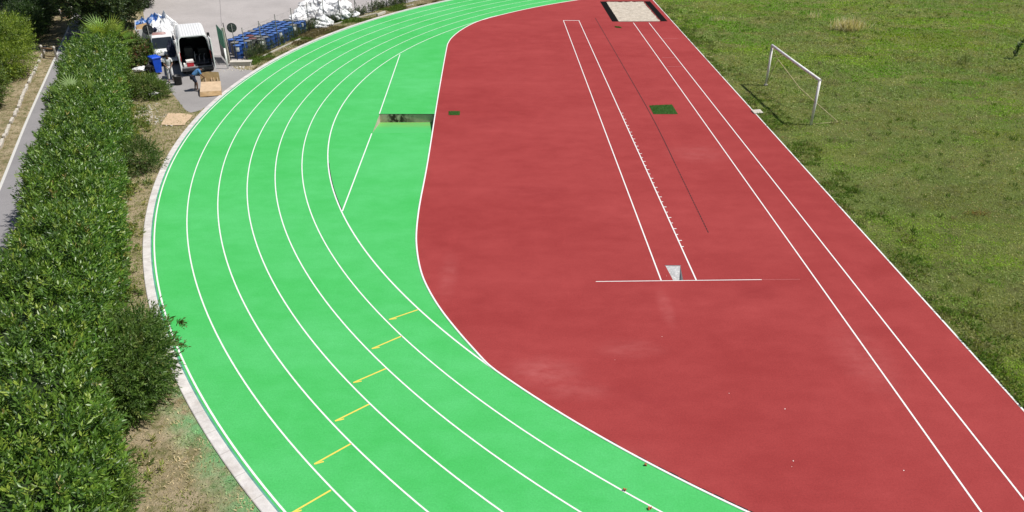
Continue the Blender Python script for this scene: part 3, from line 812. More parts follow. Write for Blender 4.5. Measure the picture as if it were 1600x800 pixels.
# left verge between hedge and kerb, and along the fence
hb = [(-5.2, 3.), (-6.6, 6.4), (-9.2, 13.2), (-10.9, 16.9), (-13.45, 23.3), (-15.6, 28.2), (-18.4, 34.9), (-21.6, 42.2), (-23.6, 47.4)]
hb = smooth_path([(x-.3, y) for x, y in hb], 6); hbx = np.array([p.x for p in hb]); hby = np.array([p.y for p in hb])
xy = np.concatenate([scatter(90000, -17, -2, 9, 26), scatter(70000, -25, -9, 25, 50)])
x, y = xy.T; rr_ = np.hypot(x-BEND[0], y-BEND[1])
ok = (x > np.interp(y, hby, hbx)-.6) & (rr_ > RO+.44)
dr = np.array([(p[0], p[1]) for p in drive])
def inside(px_, py_, poly):
    r = np.zeros(len(px_), bool); j = len(poly)-1
    for i in range(len(poly)):
        xi, yi = poly[i]; xj, yj = poly[j]
        r ^= ((yi > py_) != (yj > py_)) & (px_ < (xj-xi)*(py_-yi)/(yj-yi+1e-12)+xi); j = i
    return r
ok &= ~inside(x, y, dr)
x, y, rr_ = x[ok], y[ok], rr_[ok]
N1 = NZ[1].fbm(x*.5, y*.5, 4); N2 = NZ[0].fbm(x*1.7, y*1.7, 3); N3 = NZ[3].fbm(x*.25+5, y*.3, 3)
green_ = smooth(N1+.16*smooth(y, 30, 44)+.13*smooth(y, 19, 25)+.10*smooth(1.3-np.abs(x-np.interp(y, hby, hbx)), 0, 1), .49, .64)
keep = RNG.random(len(x)) < .25+.6*smooth(N2, .35, .6)*.8+.3*green_
x, y, rr_, N1, N2, N3, green_ = [v[keep] for v in (x, y, rr_, N1, N2, N3, green_)]
c = mixc((.46, .36, .21), (.68, .56, .37), N2)
c = c*(1-green_[:, None])+np.array((.21, .26, .055))*green_[:, None]
yel = smooth(NZ[4].fbm(x*.8+3, y*.8, 3), .56, .68)*smooth(y, 22, 30)
c = c*(1-.5*yel[:, None])+np.array((.24, .22, .045))*.5*yel[:, None]
sp_ = smooth(RO+1.5-rr_, 0, .9)*smooth(NZ[2].fbm(x*1.1, y*1.1, 4), .40, .56)*smooth(21-y, 0, 4)
c = c*(1-.85*sp_[:, None])+np.array((.20, .46, .20))*.85*sp_[:, None]
c = c*(.6+.75*RNG.random((len(x), 1)))
hgt = .05+.08*RNG.random(len(x)); blades('dry_grass', np.stack([x, y], 1), hgt, hgt*.2+.004, c, .75, -.035)
# weeds along the hedge foot
n = 1900; y = RNG.uniform(14, 49, n); x = np.interp(y, hby, hbx)+.05+1.15*RNG.random(n)**1.7
w = smooth(NZ[2].fbm(x*.8+4, y*.55, 3), .42, .58)*(.35+.65*smooth(y, 18, 26)); ok = (RNG.random(n) < w) & (np.hypot(x-BEND[0], y-BEND[1]) > RO+.5); x, y = x[ok], y[ok]
P = np.stack([x, y, np.full(len(x), -.02)], 1); Dd = RNG.normal(0, .5, P.shape)+np.array([0, 0, .8])
ba, ax, si, ln, wd, ix = shoots(P, Dd, 12, .22, .13, .04, 1., .05)
leaf_object('undergrowth', ba, ax, si, ln, wd, tints(len(ba), ix, [(.13, .19, .03), (.20, .23, .04), (.28, .27, .07), (.09, .14, .025)], [3, 3, 2, 2]), M['leaf'], kind='stuff')
# weeds between kerb and fence
fence_pts = [Vector(p) for p in ((-18.55, 51.9), (-17.99, 52.04), (-17.45, 53.99), (-16.90, 56.06), (-16.29, 58.14), (-15.64, 60.29), (-14.9, 62.39), (-13.98, 63.95), (-12.98, 65.4), (-11.91, 67.25), (-10.95, 69.1), (-9.54, 71.0), (-6.6, 74.6))]
fx = np.array([p.x for p in fence_pts[1:]]); fy = np.array([p.y for p in fence_pts[1:]])
n = 60000; y = RNG.uniform(46.5, 77, n); rr_y = np.sqrt(np.maximum((RO+.5)**2-(y-BEND[1])**2, 0)); xk = BEND[0]-rr_y
xf = np.interp(y, fy, fx, left=-18.4)-.15; x = xf+(xk-xf)*RNG.random(n)**.9
ok = (y > 51.2) | (x > -17.0); x, y = x[ok], y[ok]
u_ = NZ[1].fbm(x*.9, y*.7, 3); v_ = NZ[3].fbm(x*.5, y*.5, 3)
keep = RNG.random(len(x)) < .3+.7*smooth(u_, .4, .6); x, y, u_, v_ = x[keep], y[keep], u_[keep], v_[keep]
c = mixc((.20, .165, .085), (.12, .19, .034), smooth(v_, .42, .56))*(.55+.8*RNG.random((len(x), 1)))
hgt = (.06+.18*RNG.random(len(x))*smooth(u_, .4, .6)); blades('weeds', np.stack([x, y], 1), hgt, hgt*.22+.012, c, .6, -.035)
# taller weeds inside the fence, round the drums and the sacks
n = 1500; s = RNG.random(n); y = 52.6+s*19; x = np.interp(y, fy, fx)-.10-.45*RNG.random(n)**1.5
w = smooth(NZ[2].fbm(x*.7, y*.7, 3), .38, .58); ok = RNG.random(n) < .3+.7*w; x, y = x[ok], y[ok]
P = np.stack([x, y, np.full(len(x), .03)], 1); Dd = RNG.normal(0, .4, P.shape)+np.array([0, 0, 1.])
ba, ax, si, ln, wd, ix = shoots(P, Dd, 12, .55, .16, .04, .9, .1)
leaf_object('undergrowth', ba, ax, si, ln, wd, tints(len(ba), ix, [(.05, .085, .022), (.085, .11, .03), (.04, .065, .025), (.14, .13, .06)], [4, 3, 3, 1]), M['leaf'], kind='stuff')
# dry strip beyond the path, lawn further left
xy = scatter(60000, -44, -18, 22, 60); x, y = xy.T
wx = np.interp(y, [p[1] for p in wl], [p[0] for p in wl]); ok = (x < wx-.05) & (x > wx-2.3); x, y, wx = x[ok], y[ok], wx[ok]
g_ = smooth(NZ[1].fbm(x*.7, y*.7, 3), .48, .62)
c = mixc((.26, .185, .10), (.11, .12, .035), g_*.7)*(.6+.8*RNG.random((len(x), 1)))
blades('dry_grass', np.stack([x, y], 1), np.full(len(x), .08), np.full(len(x), .02), c, .8, -.035)
xy = scatter(40000, -50, -33, 52, 72); x, y = xy.T
wx = np.interp(y, [p[1] for p in wl], [p[0] for p in wl]); ok = x < wx-3.0; x, y = x[ok], y[ok]
c = mixc((.075, .12, .02), (.12, .15, .03), NZ[2].fbm(x*.8, y*.8, 3))*(.7+.6*RNG.random((len(x), 1)))
blades('grass', np.stack([x, y], 1), np.full(len(x), .1), np.full(len(x), .03), c, .6, -.035)
# white rubble by the hedge foot
def rubble(c, n, sx_, sy_, seed):
    g = random.Random(seed); m = MB()
    for k in range(n):
        x = c[0]+g.gauss(0, sx_); y = c[1]+g.gauss(0, sy_); s = g.uniform(.02, .065)*(1 if g.random() < .93 else 1.7)
        m.box((x, y, -.03+s*.25), (s*1.5, s, s*.7), (g.uniform(-.4, .4), g.uniform(-.4, .4), g.random()*3))
    m.build('rubble', M['stone'], kind='stuff')
rubble(G(203, 150), 140, .16, .8, 1); rubble(G(216, 176), 200, .42, .7, 2); rubble(G(238, 186), 120, .7, .5, 3); rubble(G(372, 106), 90, .5, .4, 4)

# ================================================================== HEDGE
def poly_at(pts, s):
    L = [0.]
    for i in range(1, len(pts)): L.append(L[-1]+(pts[i]-pts[i-1]).length)
    s = np.clip(s, 0, L[-1]-1e-6)
    px_ = np.interp(s, L, [p.x for p in pts]); py_ = np.interp(s, L, [p.y for p in pts]); return px_, py_, L[-1]
HE = thing('laurel_hedge', 'long thick glossy green laurel hedge between the path and the curved track', 'hedge', (0, 0, 0))
hd = np.array([-.385, .923]); hn = np.array([-.923, -.385])           # along, towards the path
HW, HT = 3.02, 2.9
def hedge_surface(s, q):
    "s along, q in 0..1 round the section from right foot over the top to the left foot -> position, outward normal"
    px_, py_, L = poly_at(hb, s)
    per = np.array([0, HT*.86, HT*.86+.6, HT*.86+.6+HW-.8, HT*.86+1.2+HW-.8, 2*HT*.86+1.2+HW-.8]); tt = q*per[-1]
    a = np.interp(tt, per, [0, .02, .42, HW-.42, HW-.02, HW]); z = np.interp(tt, per, [0, HT*.86, HT, HT, HT*.86, 0])
    na = np.interp(tt, per, [-1, -.9, -.35, .35, .9, 1]); nz = np.interp(tt, per, [.12, .35, .95, .95, .35, .12])
    bump_ = (NZ[0].fbm(s*.5+3, q*6, 4)-.5)*2.2+(NZ[1].fbm(s*1.5, q*16, 3)-.5)*1.1
    lowtop = (NZ[2].fbm(s*.12, 0*s+2, 2)-.5)*.6
    a = a*(1.0-.05*np.clip((s-22)/14, 0, 1)); a = a+na*bump_*.6; z = np.maximum(z*(1+lowtop*.25)+nz*bump_*.55, .03)
    nrm = np.stack([hn[0]*na, hn[1]*na, nz], 1)
    return np.stack([px_+hn[0]*a, py_+hn[1]*a, z], 1), unit(nrm)
Ltot = poly_at(hb, np.array([0.]))[2]
def hedge_shoots(n, s0, s1, q0, q1, inset, rng):
    s = rng.uniform(s0, s1, n); q = rng.uniform(q0, q1, n)
    gap = NZ[4].fbm(s*1.1+2, q*11, 3); k = rng.random(n) < .20+.95*np.clip((gap-.34)/.16, 0, 1); s = s[k]; q = q[k]
    p, nr = hedge_surface(s, q); return p-nr*(rng.random((len(s), 1))*inset), nr
LC = [(.084, .170, .018), (.120, .222, .023), (.050, .112, .014), (.172, .268, .030), (.26, .34, .045), (.33, .27, .08)]
LWt = [5, 4, 3, 2.2, .8, .12]
Ps, Ns = [], []
for (n, s0, s1, q0, q1) in ((12500, 6, 26, 0, .86), (8400, 25, 40, 0, .9), (4600, 39, Ltot, 0, .95)):
    p, nr = hedge_shoots(n, s0, s1, q0, q1, .52, RNG); Ps.append(p); Ns.append(nr)
p = np.concatenate(Ps); nr = np.concatenate(Ns)
# older leaves deeper inside
s = RNG.uniform(6, Ltot, 9000); q = RNG.uniform(0, .9, 9000); pi, ni = hedge_surface(s, q)
p = np.concatenate([p, pi-ni*RNG.uniform(.42, .6, (9000, 1))]); nr = np.concatenate([nr, ni])
# far end cap
n = 500; a = RNG.random(n)*HW; z = RNG.random(n)*HT*.95; ex, ey, _ = poly_at(hb, np.array([Ltot]))
p = np.concatenate([p, np.stack([ex+hn[0]*a+.2*RNG.normal(size=n), ey+hn[1]*a+.2*RNG.normal(size=n), z], 1)]); nr = np.concatenate([nr, np.repeat([[hd[0], hd[1], .4]], n, 0)])
D = nr*.75+np.array([0, 0, .55])+RNG.normal(0, .38, nr.shape)
ba, ax, si, ln, wd, ix = shoots(p, D, 9, .24, .148, .047, .85, .10, .26)
# leaves lean to face the sky
leaf_object('foliage', ba, ax, si, ln, wd, tints(len(ba), ix, LC, LWt, .35), M['glossleaf'], HE, fold=.16)
# solid inner foliage, coloured dark so gaps between the leaves read as shade
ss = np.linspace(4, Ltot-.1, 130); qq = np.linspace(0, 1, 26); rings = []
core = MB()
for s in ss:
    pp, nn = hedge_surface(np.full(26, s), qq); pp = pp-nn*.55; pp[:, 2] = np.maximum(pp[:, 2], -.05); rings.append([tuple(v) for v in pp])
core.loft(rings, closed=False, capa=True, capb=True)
n_ = NT('inner_leaf_shade'); n_.col(n_.mix(n_.noise(9, 5, .7), (.020, .045, .010), (.05, .085, .016))); n_.rough(.7); n_.bump(n_.noise(14, 4), 1., .1); M['inner'] = n_.m
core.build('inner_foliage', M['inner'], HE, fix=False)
for s in np.arange(8, Ltot, 1.3):
    px_, py_, _ = poly_at(hb, np.array([s])); b = Vector((float(px_[0]+hn[0]*.5), float(py_[0]+hn[1]*.5), -.1))
    m = MB(); m.tube([b, b+Vector((.05, .03, .8)), b+Vector((-.25, .1, 1.9))], [.05, .04, .02], 6); m.build('trunk', M['bark'], HE)

# ================================================================== SHRUBS, TREES
FINE = [(.085, .155, .024), (.115, .185, .032), (.06, .115, .02), (.165, .20, .05)]
b = Vector((-11.2, 17.2, -.03))
extra_p = []; extra_d = []
for k in range(110):
    a = RNG.uniform(-1.3, 1.0); t = RNG.random(); r_ = .45+.7*t
    extra_p.append((.2+r_*math.cos(a), .2+r_*math.sin(a)*1.25, .75+.75*t*RNG.random()+.2)); extra_d.append((math.cos(a), math.sin(a), .25))
plant('fine_leaved_shrub', 'large feathery fine leaved shrub leaning out of the hedge over the curved kerb', 'shrub', b,
      [((0, 0, .75), (.95, 1.2, .8)), ((.45, .6, .8), (.75, .85, .65)), ((.35, -.7, .55), (.8, .8, .6)), ((-.2, 1.3, .9), (.75, .9, .75)), ((.75, -.1, .6), (.6, .6, .5)), ((-.3, 2.3, .55), (.6, .8, .55))],
      88, 18, .46, .10, .036, FINE, [4, 3, 4, 1], 21, trunk_r=.05, spread=.7, depth=.7, up=.0, upbias=.05, extra=(np.array(extra_p), np.array(extra_d)))
# the two long sprays lit over the green lane
for (px_, l) in (((272, 509), 0), ((287, 541), 1)):
    pass
sprays = []
SH = bpy.data.objects['fine_leaved_shrub']
for tip in (G(282, 506, .75), G(288, 540, .8), G(270, 536, .7)):
    root = Vector((-10.4, tip.y-.1, .75)); m = MB(); mid = root.lerp(tip, .55)+Vector((0, 0, .12))
    m.tube([root-SH.location, mid-SH.location, tip-SH.location], [.012, .009, .004], 6); m.build('branch', M['bark'], SH)
    for t in np.linspace(.25, 1, 16):
        q = root.lerp(tip, t)+Vector((0, 0, .12*math.sin(math.pi*t))); sprays.append(q-SH.location)
P = np.array([tuple(v) for v in sprays]); Dd = np.repeat([[1., 0, .1]], len(P), 0)+RNG.normal(0, .5, (len(P), 3))
ba, ax, si, ln, wd, ix = shoots(P, Dd, 9, .2, .085, .03, .8, .1)
leaf_object('foliage', ba, ax, si, ln, wd, tints(len(ba), ix, [(.07, .11, .02), (.10, .14, .025)], [1, 1]), M['leaf'], SH)
plant('fine_leaved_shrub', 'low bright green shrub at the hedge foot at the near end of the brown verge', 'shrub', Vector((-9.75, 12.9, -.03)),
      [((0, 0, .55), (.75, .9, .6)), ((-.35, .8, .6), (.6, .6, .6)), ((.2, -.8, .5), (.7, .8, .6))], 90, 14, .3, .09, .03, [(.12, .21, .03), (.09, .16, .025), (.17, .25, .05)], [3, 3, 2], 23, trunk_r=.04, depth=.55, spread=.75)
plant('fine_leaved_shrub', 'small dark shrub with drooping fronds against the hedge, between cardboard sheet and kerb', 'shrub', Vector((-17.5, 33.6, -.03)),
      [((0, 0, .5), (.62, .75, .6)), ((.3, .2, .35), (.5, .5, .4)), ((-.1, .6, .5), (.5, .5, .5))], 62, 16, .55, .10, .032, [(.065, .115, .02), (.09, .14, .03), (.15, .18, .05)], [4, 3, 1], 24, trunk_r=.04, depth=.6, spread=.6)
plant('round_shrub', 'rounded mid green shrub beside the hedge, just in front of the blue wheelie bin', 'shrub', Vector((-21.6, 44.5, -.03)),
      [((0, 0, .5), (1.0, .8, .5)), ((-.8, .3, .5), (.7, .7, .5)), ((.65, -.15, .35), (.65, .55, .4)), ((-.3, .4, .6), (.7, .6, .45))], 68, 13, .32, .10, .034, [(.11, .175, .03), (.085, .14, .026), (.16, .215, .05)], [4, 3, 2], 25, trunk_r=.05, depth=.5)
plant('mixed_shrub', 'mixed ivy and red stemmed shrub behind the blue bin and white truck', 'shrub', Vector((-24.9, 51.3, -.03)),
      [((0, 0, .75), (1.2, .9, .8)), ((-1.1, .2, .95), (1., .9, .95)), ((.7, -.2, .6), (.7, .7, .65)), ((-.9, .6, 1.2), (.8, .7, .7)), ((-.3, -.6, .5), (1.2, .6, .55))], 46, 11, .4, .15, .055,
      [(.10, .165, .033), (.07, .12, .026), (.17, .22, .05), (.26, .08, .05), (.24, .19, .10)], [4, 4, 2, .9, 1.2], 26, trunk_r=.08, depth=.6)

def fan_palm(label, base, h, nf, flen, seed, cols):
    t = thing('fan_palm', label, 'palm', base); g = np.random.default_rng(seed)
    m = MB(); m.tube([(0, 0, -.1), (.05, 0, h*.5), (.0, .05, h)], [.13, .12, .10], 9); m.build('trunk', M['bark'], t)
    B, A_, S_, L_, W_, T_ = [], [], [], [], [], []
    stem = MB()
    for k in range(nf):
        az = k*2.39996+g.random()*.4; el = R(72)-R(88)*(k/nf)+g.normal(0, .1)
        d = np.array([math.cos(az)*math.cos(el), math.sin(az)*math.cos(el), math.sin(el)])
        o = np.array([0, .05, h]); pet = flen*(.55+.15*g.random()); e = o+d*pet
        stem.tube([o, o+d*pet*.5+np.array([0, 0, .03]), e], [.014, .011, .008], 5)
        side = unit(np.cross(d, [0, 0, 1.])); nrm = np.cross(side, d)
        tint = np.array(cols[g.integers(0, len(cols))])*(.8+.4*g.random())
        for j in range(17):
            w = R(-105)+R(210)*j/16
            ax = d*math.cos(w)+side*math.sin(w)-nrm*.05*abs(w)+np.array([0, 0, -.12])
            B.append(e); A_.append(ax); S_.append(np.cross(ax, nrm)); L_.append(flen*(.58-.12*abs(w)/1.8)); W_.append(.066); T_.append(tint*(.85+.3*g.random()))
    stem.build('foliage', M['turfmat'], t)
    leaf_object('fronds', np.array(B), unit(np.array(A_)), unit(np.array(S_)), np.array(L_), np.array(W_), np.array(T_), M['leaf'], t, fold=.2)
    return t
PC = [(.19, .31, .035), (.13, .24, .03), (.29, .36, .06)]
fan_palm('bright fan palm rising behind the far end of the laurel hedge', Vector((-26.2, 50.1, 0)), 1.75, 24, 1.7, 31, PC)
fan_palm('small fan palm pushing up out of the laurel hedge top', Vector((-20.9, 35.9, 0)), 2.55, 14, 1.15, 32, [(.12, .20, .035), (.16, .24, .04)])

DK = [(.028, .055, .015), (.042, .075, .019), (.060, .095, .024), (.10, .13, .032)]
def big_tree(label, base, rad, zc, hz, seed, cols=DK, wts=(4, 4, 2, 1), dens=14, ll=.2, lw=.085, name='broadleaf_tree', nl=13, tr=.22):
    ls = lumps((0, 0, zc), (rad, rad, hz), nl, seed, (.42, .62))
    return plant(name, label, 'tree', base, [(c, r) for c, r in ls], dens, 11, .55, ll, lw, cols, wts, seed, trunk_r=tr, depth=.5)
big_tree('big dark evergreen tree standing between the path and the white truck', Vector((-31.0, 60.8, 0)), 2.8, 6., 6., 41)
big_tree('smaller dark evergreen tree right behind the bright fan palm', Vector((-30.0, 56.6, 0)), 2.0, 4.2, 4.2, 51)
big_tree('tall dark tree behind the evergreen tree, shading the far end of the path', Vector((-33.2, 68.2, 0)), 3.0, 6.5, 6.5, 42)
big_tree('dark tree at the top beside the car park asphalt', Vector((-33.4, 75.5, 0)), 3.4, 4.2, 4.2, 46)
big_tree('dark bluish conifer beyond the lawn in the top corner', Vector((-43.4, 60.4, 0)), 2.5, 3.0, 3.4, 43, [(.02, .045, .022), (.03, .06, .03), (.05, .085, .045)], (4, 3, 1), 22, .13, .03, 'conifer', 12)
big_tree('dense black green tree beyond the red and white marker board', Vector((-44.5, 71.5, 0)), 3.6, 3.6, 3.8, 44)
big_tree('dark tree at the very end of the path', Vector((-40.5, 78.5, 0)), 3.4, 3.8, 3.9, 47)
LM = [(.22, .30, .03), (.165, .245, .028), (.11, .175, .024), (.29, .36, .05)]
big_tree('bright yellow green rounded thuja bush beside the stone edging of the path', Vector((-32.6, 48.6, 0)), 2.5, 1.75, 1.75, 45, LM, (4, 3, 3, 1.5), 48, .14, .04, 'thuja_bush', 14, .12)
big_tree('darker green thuja bush in front of the yellow green one', Vector((-30.4, 42.0, 0)), 1.75, 1.3, 1.35, 48, [(.10, .165, .025), (.07, .12, .02), (.16, .22, .036)], (4, 4, 2), 48, .14, .04, 'thuja_bush', 11, .12)
big_tree('dark green bush at the edge of the photo beside the dry strip', Vector((-29.2, 37.2, 0)), 1.5, 1.3, 1.35, 49, [(.025, .055, .03), (.03, .06, .025), (.05, .085, .03)], (4, 3, 1), 44, .13, .04, 'thuja_bush', 10, .1)
ls = []
for i in range(11):
    t = i/10; p = np.array([-35.6, 57.2])*(1-t)+np.array([-42.2, 74.])*t
    ls.append(((p[0]+38.5, p[1]-64.5, 1.35), (1.15, 1.25, 1.35)))
plant('conifer_hedge', 'dark conifer hedge in shade along the far side of the path', 'hedge', Vector((-38.5, 64.5, 0)), ls, 26, 12, .4, .16, .045,
      [(.025, .055, .012), (.035, .075, .014), (.06, .115, .02)], (4, 3, 1.2), 50, trunk_r=.08, crown='foliage')

# ================================================================== FENCE, GATE, SIGNS
FE = thing('wire_fence', 'thin wire mesh fence on grey steel posts along the car park edge above the track', 'fence', (0, 0, 0))
fh = 2.22
fp = [Vector((p.x, p.y, 0)) for p in fence_pts[1:]]
for p in fp:
    m = MB(); m.tube([p+up*-.1, p+up*fh], .034, 8); m.lathe([(.04, fh), (.038, fh+.02), (.0, fh+.03)], (p.x, p.y, 0), 8); m.build('post', M['galv'], FE)
def brace(a, b, zt, name='brace'):
    m = MB(); m.tube([a+up*zt, b+up*.03], .021, 7); m.build(name, M['galv'], FE)
brace(fp[1], fp[1]+(fp[2]-fp[1])*.80+Vector((.06, -.1, 0)), 2.15)
brace(fp[7]+Vector((-.2, -.3, 0)), fp[7]+(fp[8]-fp[7])*.28+Vector((.05, -.05, 0)), 2.1)
brace(fp[6], fp[6]+(fp[5]-fp[6])*.55, 1.2)
for i in range(len(fp)-1):
    a, b = fp[i], fp[i+1]; L = (b-a).length; d = (b-a)/L; m = MB()
    for z in (.08, 1.1, 2.1): m.tube([a+up*z, a.lerp(b, .5)+up*(z-.02), b+up*z], .0035, 4, False)
    cell = .11; hgt_ = 2.04; t_ = Vector((-d.y, d.x, 0))*.0
    w = .0016
    nx = int((L+hgt_)/cell)
    for k in range(nx):
        for sgn in (1, -1):
            s0 = k*cell-hgt_ if sgn > 0 else k*cell
            z0_, z1_ = .07, .07+hgt_; e0, e1 = s0, s0+sgn*hgt_
            # clip to the bay
            def clip(e0, z0_, e1, z1_):
                for lim in (0, L):
                    if (e0 < 0 and lim == 0) or (e0 > L and lim == L): t = (lim-e0)/(e1-e0); z0_ += (z1_-z0_)*t; e0 = lim
                    if (e1 < 0 and lim == 0) or (e1 > L and lim == L): t = (lim-e0)/(e1-e0); z1_ = z0_+(z1_-z0_)*t; e1 = lim
                return e0, z0_, e1, z1_
            if max(e0, e1) <= 0 or min(e0, e1) >= L: continue
            e0, z0_, e1, z1_ = clip(e0, z0_, e1, z1_)
            p0, p1 = a+d*e0+up*z0_, a+d*e1+up*z1_
            m.add([p0+d*w, p0-d*w, p1-d*w, p1+d*w], [(0, 1, 2, 3)])
    m.build('wire_mesh', M['galv'], FE, fix=False)
CU = MB(); cu = [(-17.5, 52.9), (-16.95, 54.9), (-16.35, 56.9), (-15.6, 59.4), (-14.75, 61.9), (-13.6, 64.1), (-12.5, 65.75), (-11.6, 66.9)]
cu = smooth_path(cu, 5)
rings = []
for i, p in enumerate(cu):
    t = (cu[min(i+1, len(cu)-1)]-cu[max(i-1, 0)]).normalized(); q = Vector((t.y, -t.x))
    rings.append([(p.x+q.x*o, p.y+q.y*o, z) for o, z in ((.06, -.1), (.06, .06), (.17, .06), (.17, -.1))])
CU.loft(rings, closed=True, capa=True, capb=True, smooth=False)
tag(CU.build('low_wall', M['concrete'], bevel=.01), 'low narrow concrete wall running under the wire fence', 'low wall')
m = MB(); a, b = G(590, 24.5), G(601, 20.5); c = (a+b)/2
m.box((c.x, c.y, .07), ((b-a).length*1.1, .16, .2), (0, 0, math.atan2((b-a).y, (b-a).x)))
tag(m.build('low_wall', M['stone'], bevel=.01), 'short leftover piece of pale low wall further along in the weeds', 'low wall')
a, b = G(361, 103.5), G(390, 102); c = (a+b)/2; m = MB(); m.box((c.x, c.y+.2, .10), (1.32, .42, .30), (0, 0, .08)); m.box((c.x+.02, c.y+.2, .255), (1.42, .48, .03), (0, 0, .08))
tag(m.build('concrete_block', M['stone'], bevel=.012), 'pale concrete block on the ground at the foot of the gate post', 'block')

GT = thing('mesh_gate', 'open green metal mesh gate seen almost edge on beside the white post', 'gate', (0, 0, 0))
h0, h1 = Vector((-19.05, 51.25, 0)), Vector((-20.05, 53.1, 0)); gd = (h1-h0)
m = MB()
for t in (0, 1): m.tube([h0+gd*t+up*.12, h0+gd*t+up*2.2], .03, 8)
for z in (.14, 1.0, 2.18): m.tube([h0+up*z, h1+up*z], .026, 8)
m.build('frame', M['gategreen'], GT)
m = MB()
for k in range(1, 26): p = h0+gd*(k/26); m.tube([p+up*.14, p+up*2.18], .006, 4, False)
for k in range(1, 14): z = .14+2.04*k/14; m.tube([h0+up*z, h1+up*z], .005, 4, False)
m.build('bars', M['gategreen'], GT)
m = MB(); c = h0+gd*.6+up*.6; m.box(c, (gd.length*.74, .012, .85), (0, 0, math.atan2(gd.y, gd.x))); m.build('lower_panel', M['black'], GT)
m = MB(); m.box(h0+gd*.9+up*1.1+Vector((.05, 0, 0)), (.16, .07, .2)); m.build('latch', M['darkgrey'], GT)
def post(name, label, cat, b, h, r, mat, lean=(0, 0), square=False):
    m = MB(); t = b+Vector((lean[0], lean[1], h))
    if square: m.loft([[b+Vector((i*r, j*r, -.1)) for i, j in ((-1, -1), (1, -1), (1, 1), (-1, 1))], [t+Vector((i*r*.9, j*r*.9, 0)) for i, j in ((-1, -1), (1, -1), (1, 1), (-1, 1))]], capa=True, capb=True, smooth=False)
    else: m.tube([b+up*-.1, t], r, 10)
    return tag(m.build(name, M[mat]), label, cat)
post('gate_post', 'short bright white post standing at the gate entrance to the car park', 'post', G(356, 107), 1.32, .055, 'label', (.02, .0))
post('gate_post', 'tall beige concrete post between the green gate and round sign', 'post', G(358.5, 98.5), 2.35, .075, 'concrete', (-.05, 0), True)
post('gate_post', 'slender dark steel post just behind the beige gate post', 'post', G(361, 94), 2.5, .03, 'black', (-.1, 0))
def round_sign(label, b, hz, r=.31, face=(.38, -.92)):
    t = thing('round_sign', label, 'sign', b); m = MB(); m.tube([(0, 0, -.1), (0, 0, hz+r*.8)], .028, 8); m.build('pole', M['galv'], t)
    d = Vector((face[0], face[1], 0)).normalized(); a = Vector((-d.y, d.x, 0)); m = MB(); n = 32; rings = []
    for o, k in ((-.055, 1), (-.05, 1.02), (-.035, 1.02), (-.03, 1)):
        rings.append([-d*0+d*(o+0)+a*math.cos(2*math.pi*i/n)*r*k+up*(hz+math.sin(2*math.pi*i/n)*r*k) for i in range(n)])
    m.loft(rings, capa=True, capb=True, smooth=False); m.build('disc', M['signback'], t)
    for s in (-.12, .12):
        m = MB(); m.box(up*(hz+s)-d*.022, (.34, .012, .03), (0, 0, math.atan2(a.y, a.x))); m.build('bracket', M['galv'], t)
    return t
M['signback'] = simple('dark_sign_back', (.035, .037, .042), .5, .25, 6)
round_sign('dark back of a round road sign on a thin pole beside the gate posts', G(371.5, 97), 2.28)
round_sign('dark back of a round road sign rising out of the mixed shrub by the truck', Vector((-24.1, 51.7, -.02)), 2.2, .33)

# ================================================================== DRUMS
def drum_proto(mat, rim, lab, ang_, seed):
    t = thing('steel_drum', 'x', 'drum'); g = random.Random(seed)
    m = MB(); r = .292
    pr = [(r, 0), (r+.008, .012), (r, .03), (r, .28), (r+.012, .295), (r, .31), (r, .57), (r+.012, .585), (r, .60), (r, .85), (r+.009, .866), (r+.004, .882), (r-.012, .88)]
    m.lathe(pr, n=28); m.f.pop(); m.sm.pop(); m.build('shell', M[mat], t)
    m = MB(); m.lathe([(r-.013, .862), (r-.05, .866), (0, .87)], n=28); m.build('lid', M[rim], t)
    for (x, y, q) in ((.19, 0, .03), (-.19, .03, .018)):
        m = MB(); m.lathe([(q, .86), (q, .885), (0, .887)], (x, y, 0), 12); m.build('bung', M['darkgrey'], t)
    if lab:
        rings = []
        for z in (.52, .78): rings.append([((r+.005)*math.cos(R(-78)+ang_+R(46)*k/8-R(23)), (r+.005)*math.sin(R(-78)+ang_+R(46)*k/8-R(23)), z) for k in range(9)])
        m = MB(); m.loft(rings, closed=False); m.build('label', M['label'], t, fix=False)
    return t
protos = {}
ORD = 'first second third fourth fifth sixth seventh eighth ninth tenth eleventh twelfth thirteenth'.split()
ROWS = ['in the fence row', 'in the second row', 'in the third row', 'in the car park row']
fa = Vector((-17.99, 52.04)); fdir = Vector((.2739, .9618)); fnor = Vector((-.9618, .2739))
odd = {(0, 3): ('grey', 'greylid', 1), (0, 4): ('blue', 'greylid', 0), (0, 7): ('blue', 'bluelid', 1), (0, 9): ('teal', 'tealdrum', 0), (0, 10): ('grey', 'greylid', 1), (0, 12): ('blue', 'bluelid', 1),
       (1, 0): ('blue', 'bluelid', 1), (1, 2): ('grey', 'greylid', 0), (1, 3): ('grey', 'rubylid', 0), (1, 4): ('grey', 'greylid', 0), (1, 8): ('blue', 'bluelid', 1), (1, 11): ('teal', 'bluelid', 0), (1, 12): ('teal', 'greylid', 0),
       (2, 1): ('grey', 'greylid', 0), (2, 4): ('grey', 'rubylid', 0), (2, 9): ('teal', 'tealdrum', 0), (2, 12): ('grey', 'greylid', 0), (3, 4): ('blue', 'bluelid', 1), (3, 6): ('blue', 'greylid', 0), (3, 7): ('blue', 'bluelid', 1), (0, 6): ('blue', 'bluelid', 0)}
drums = []
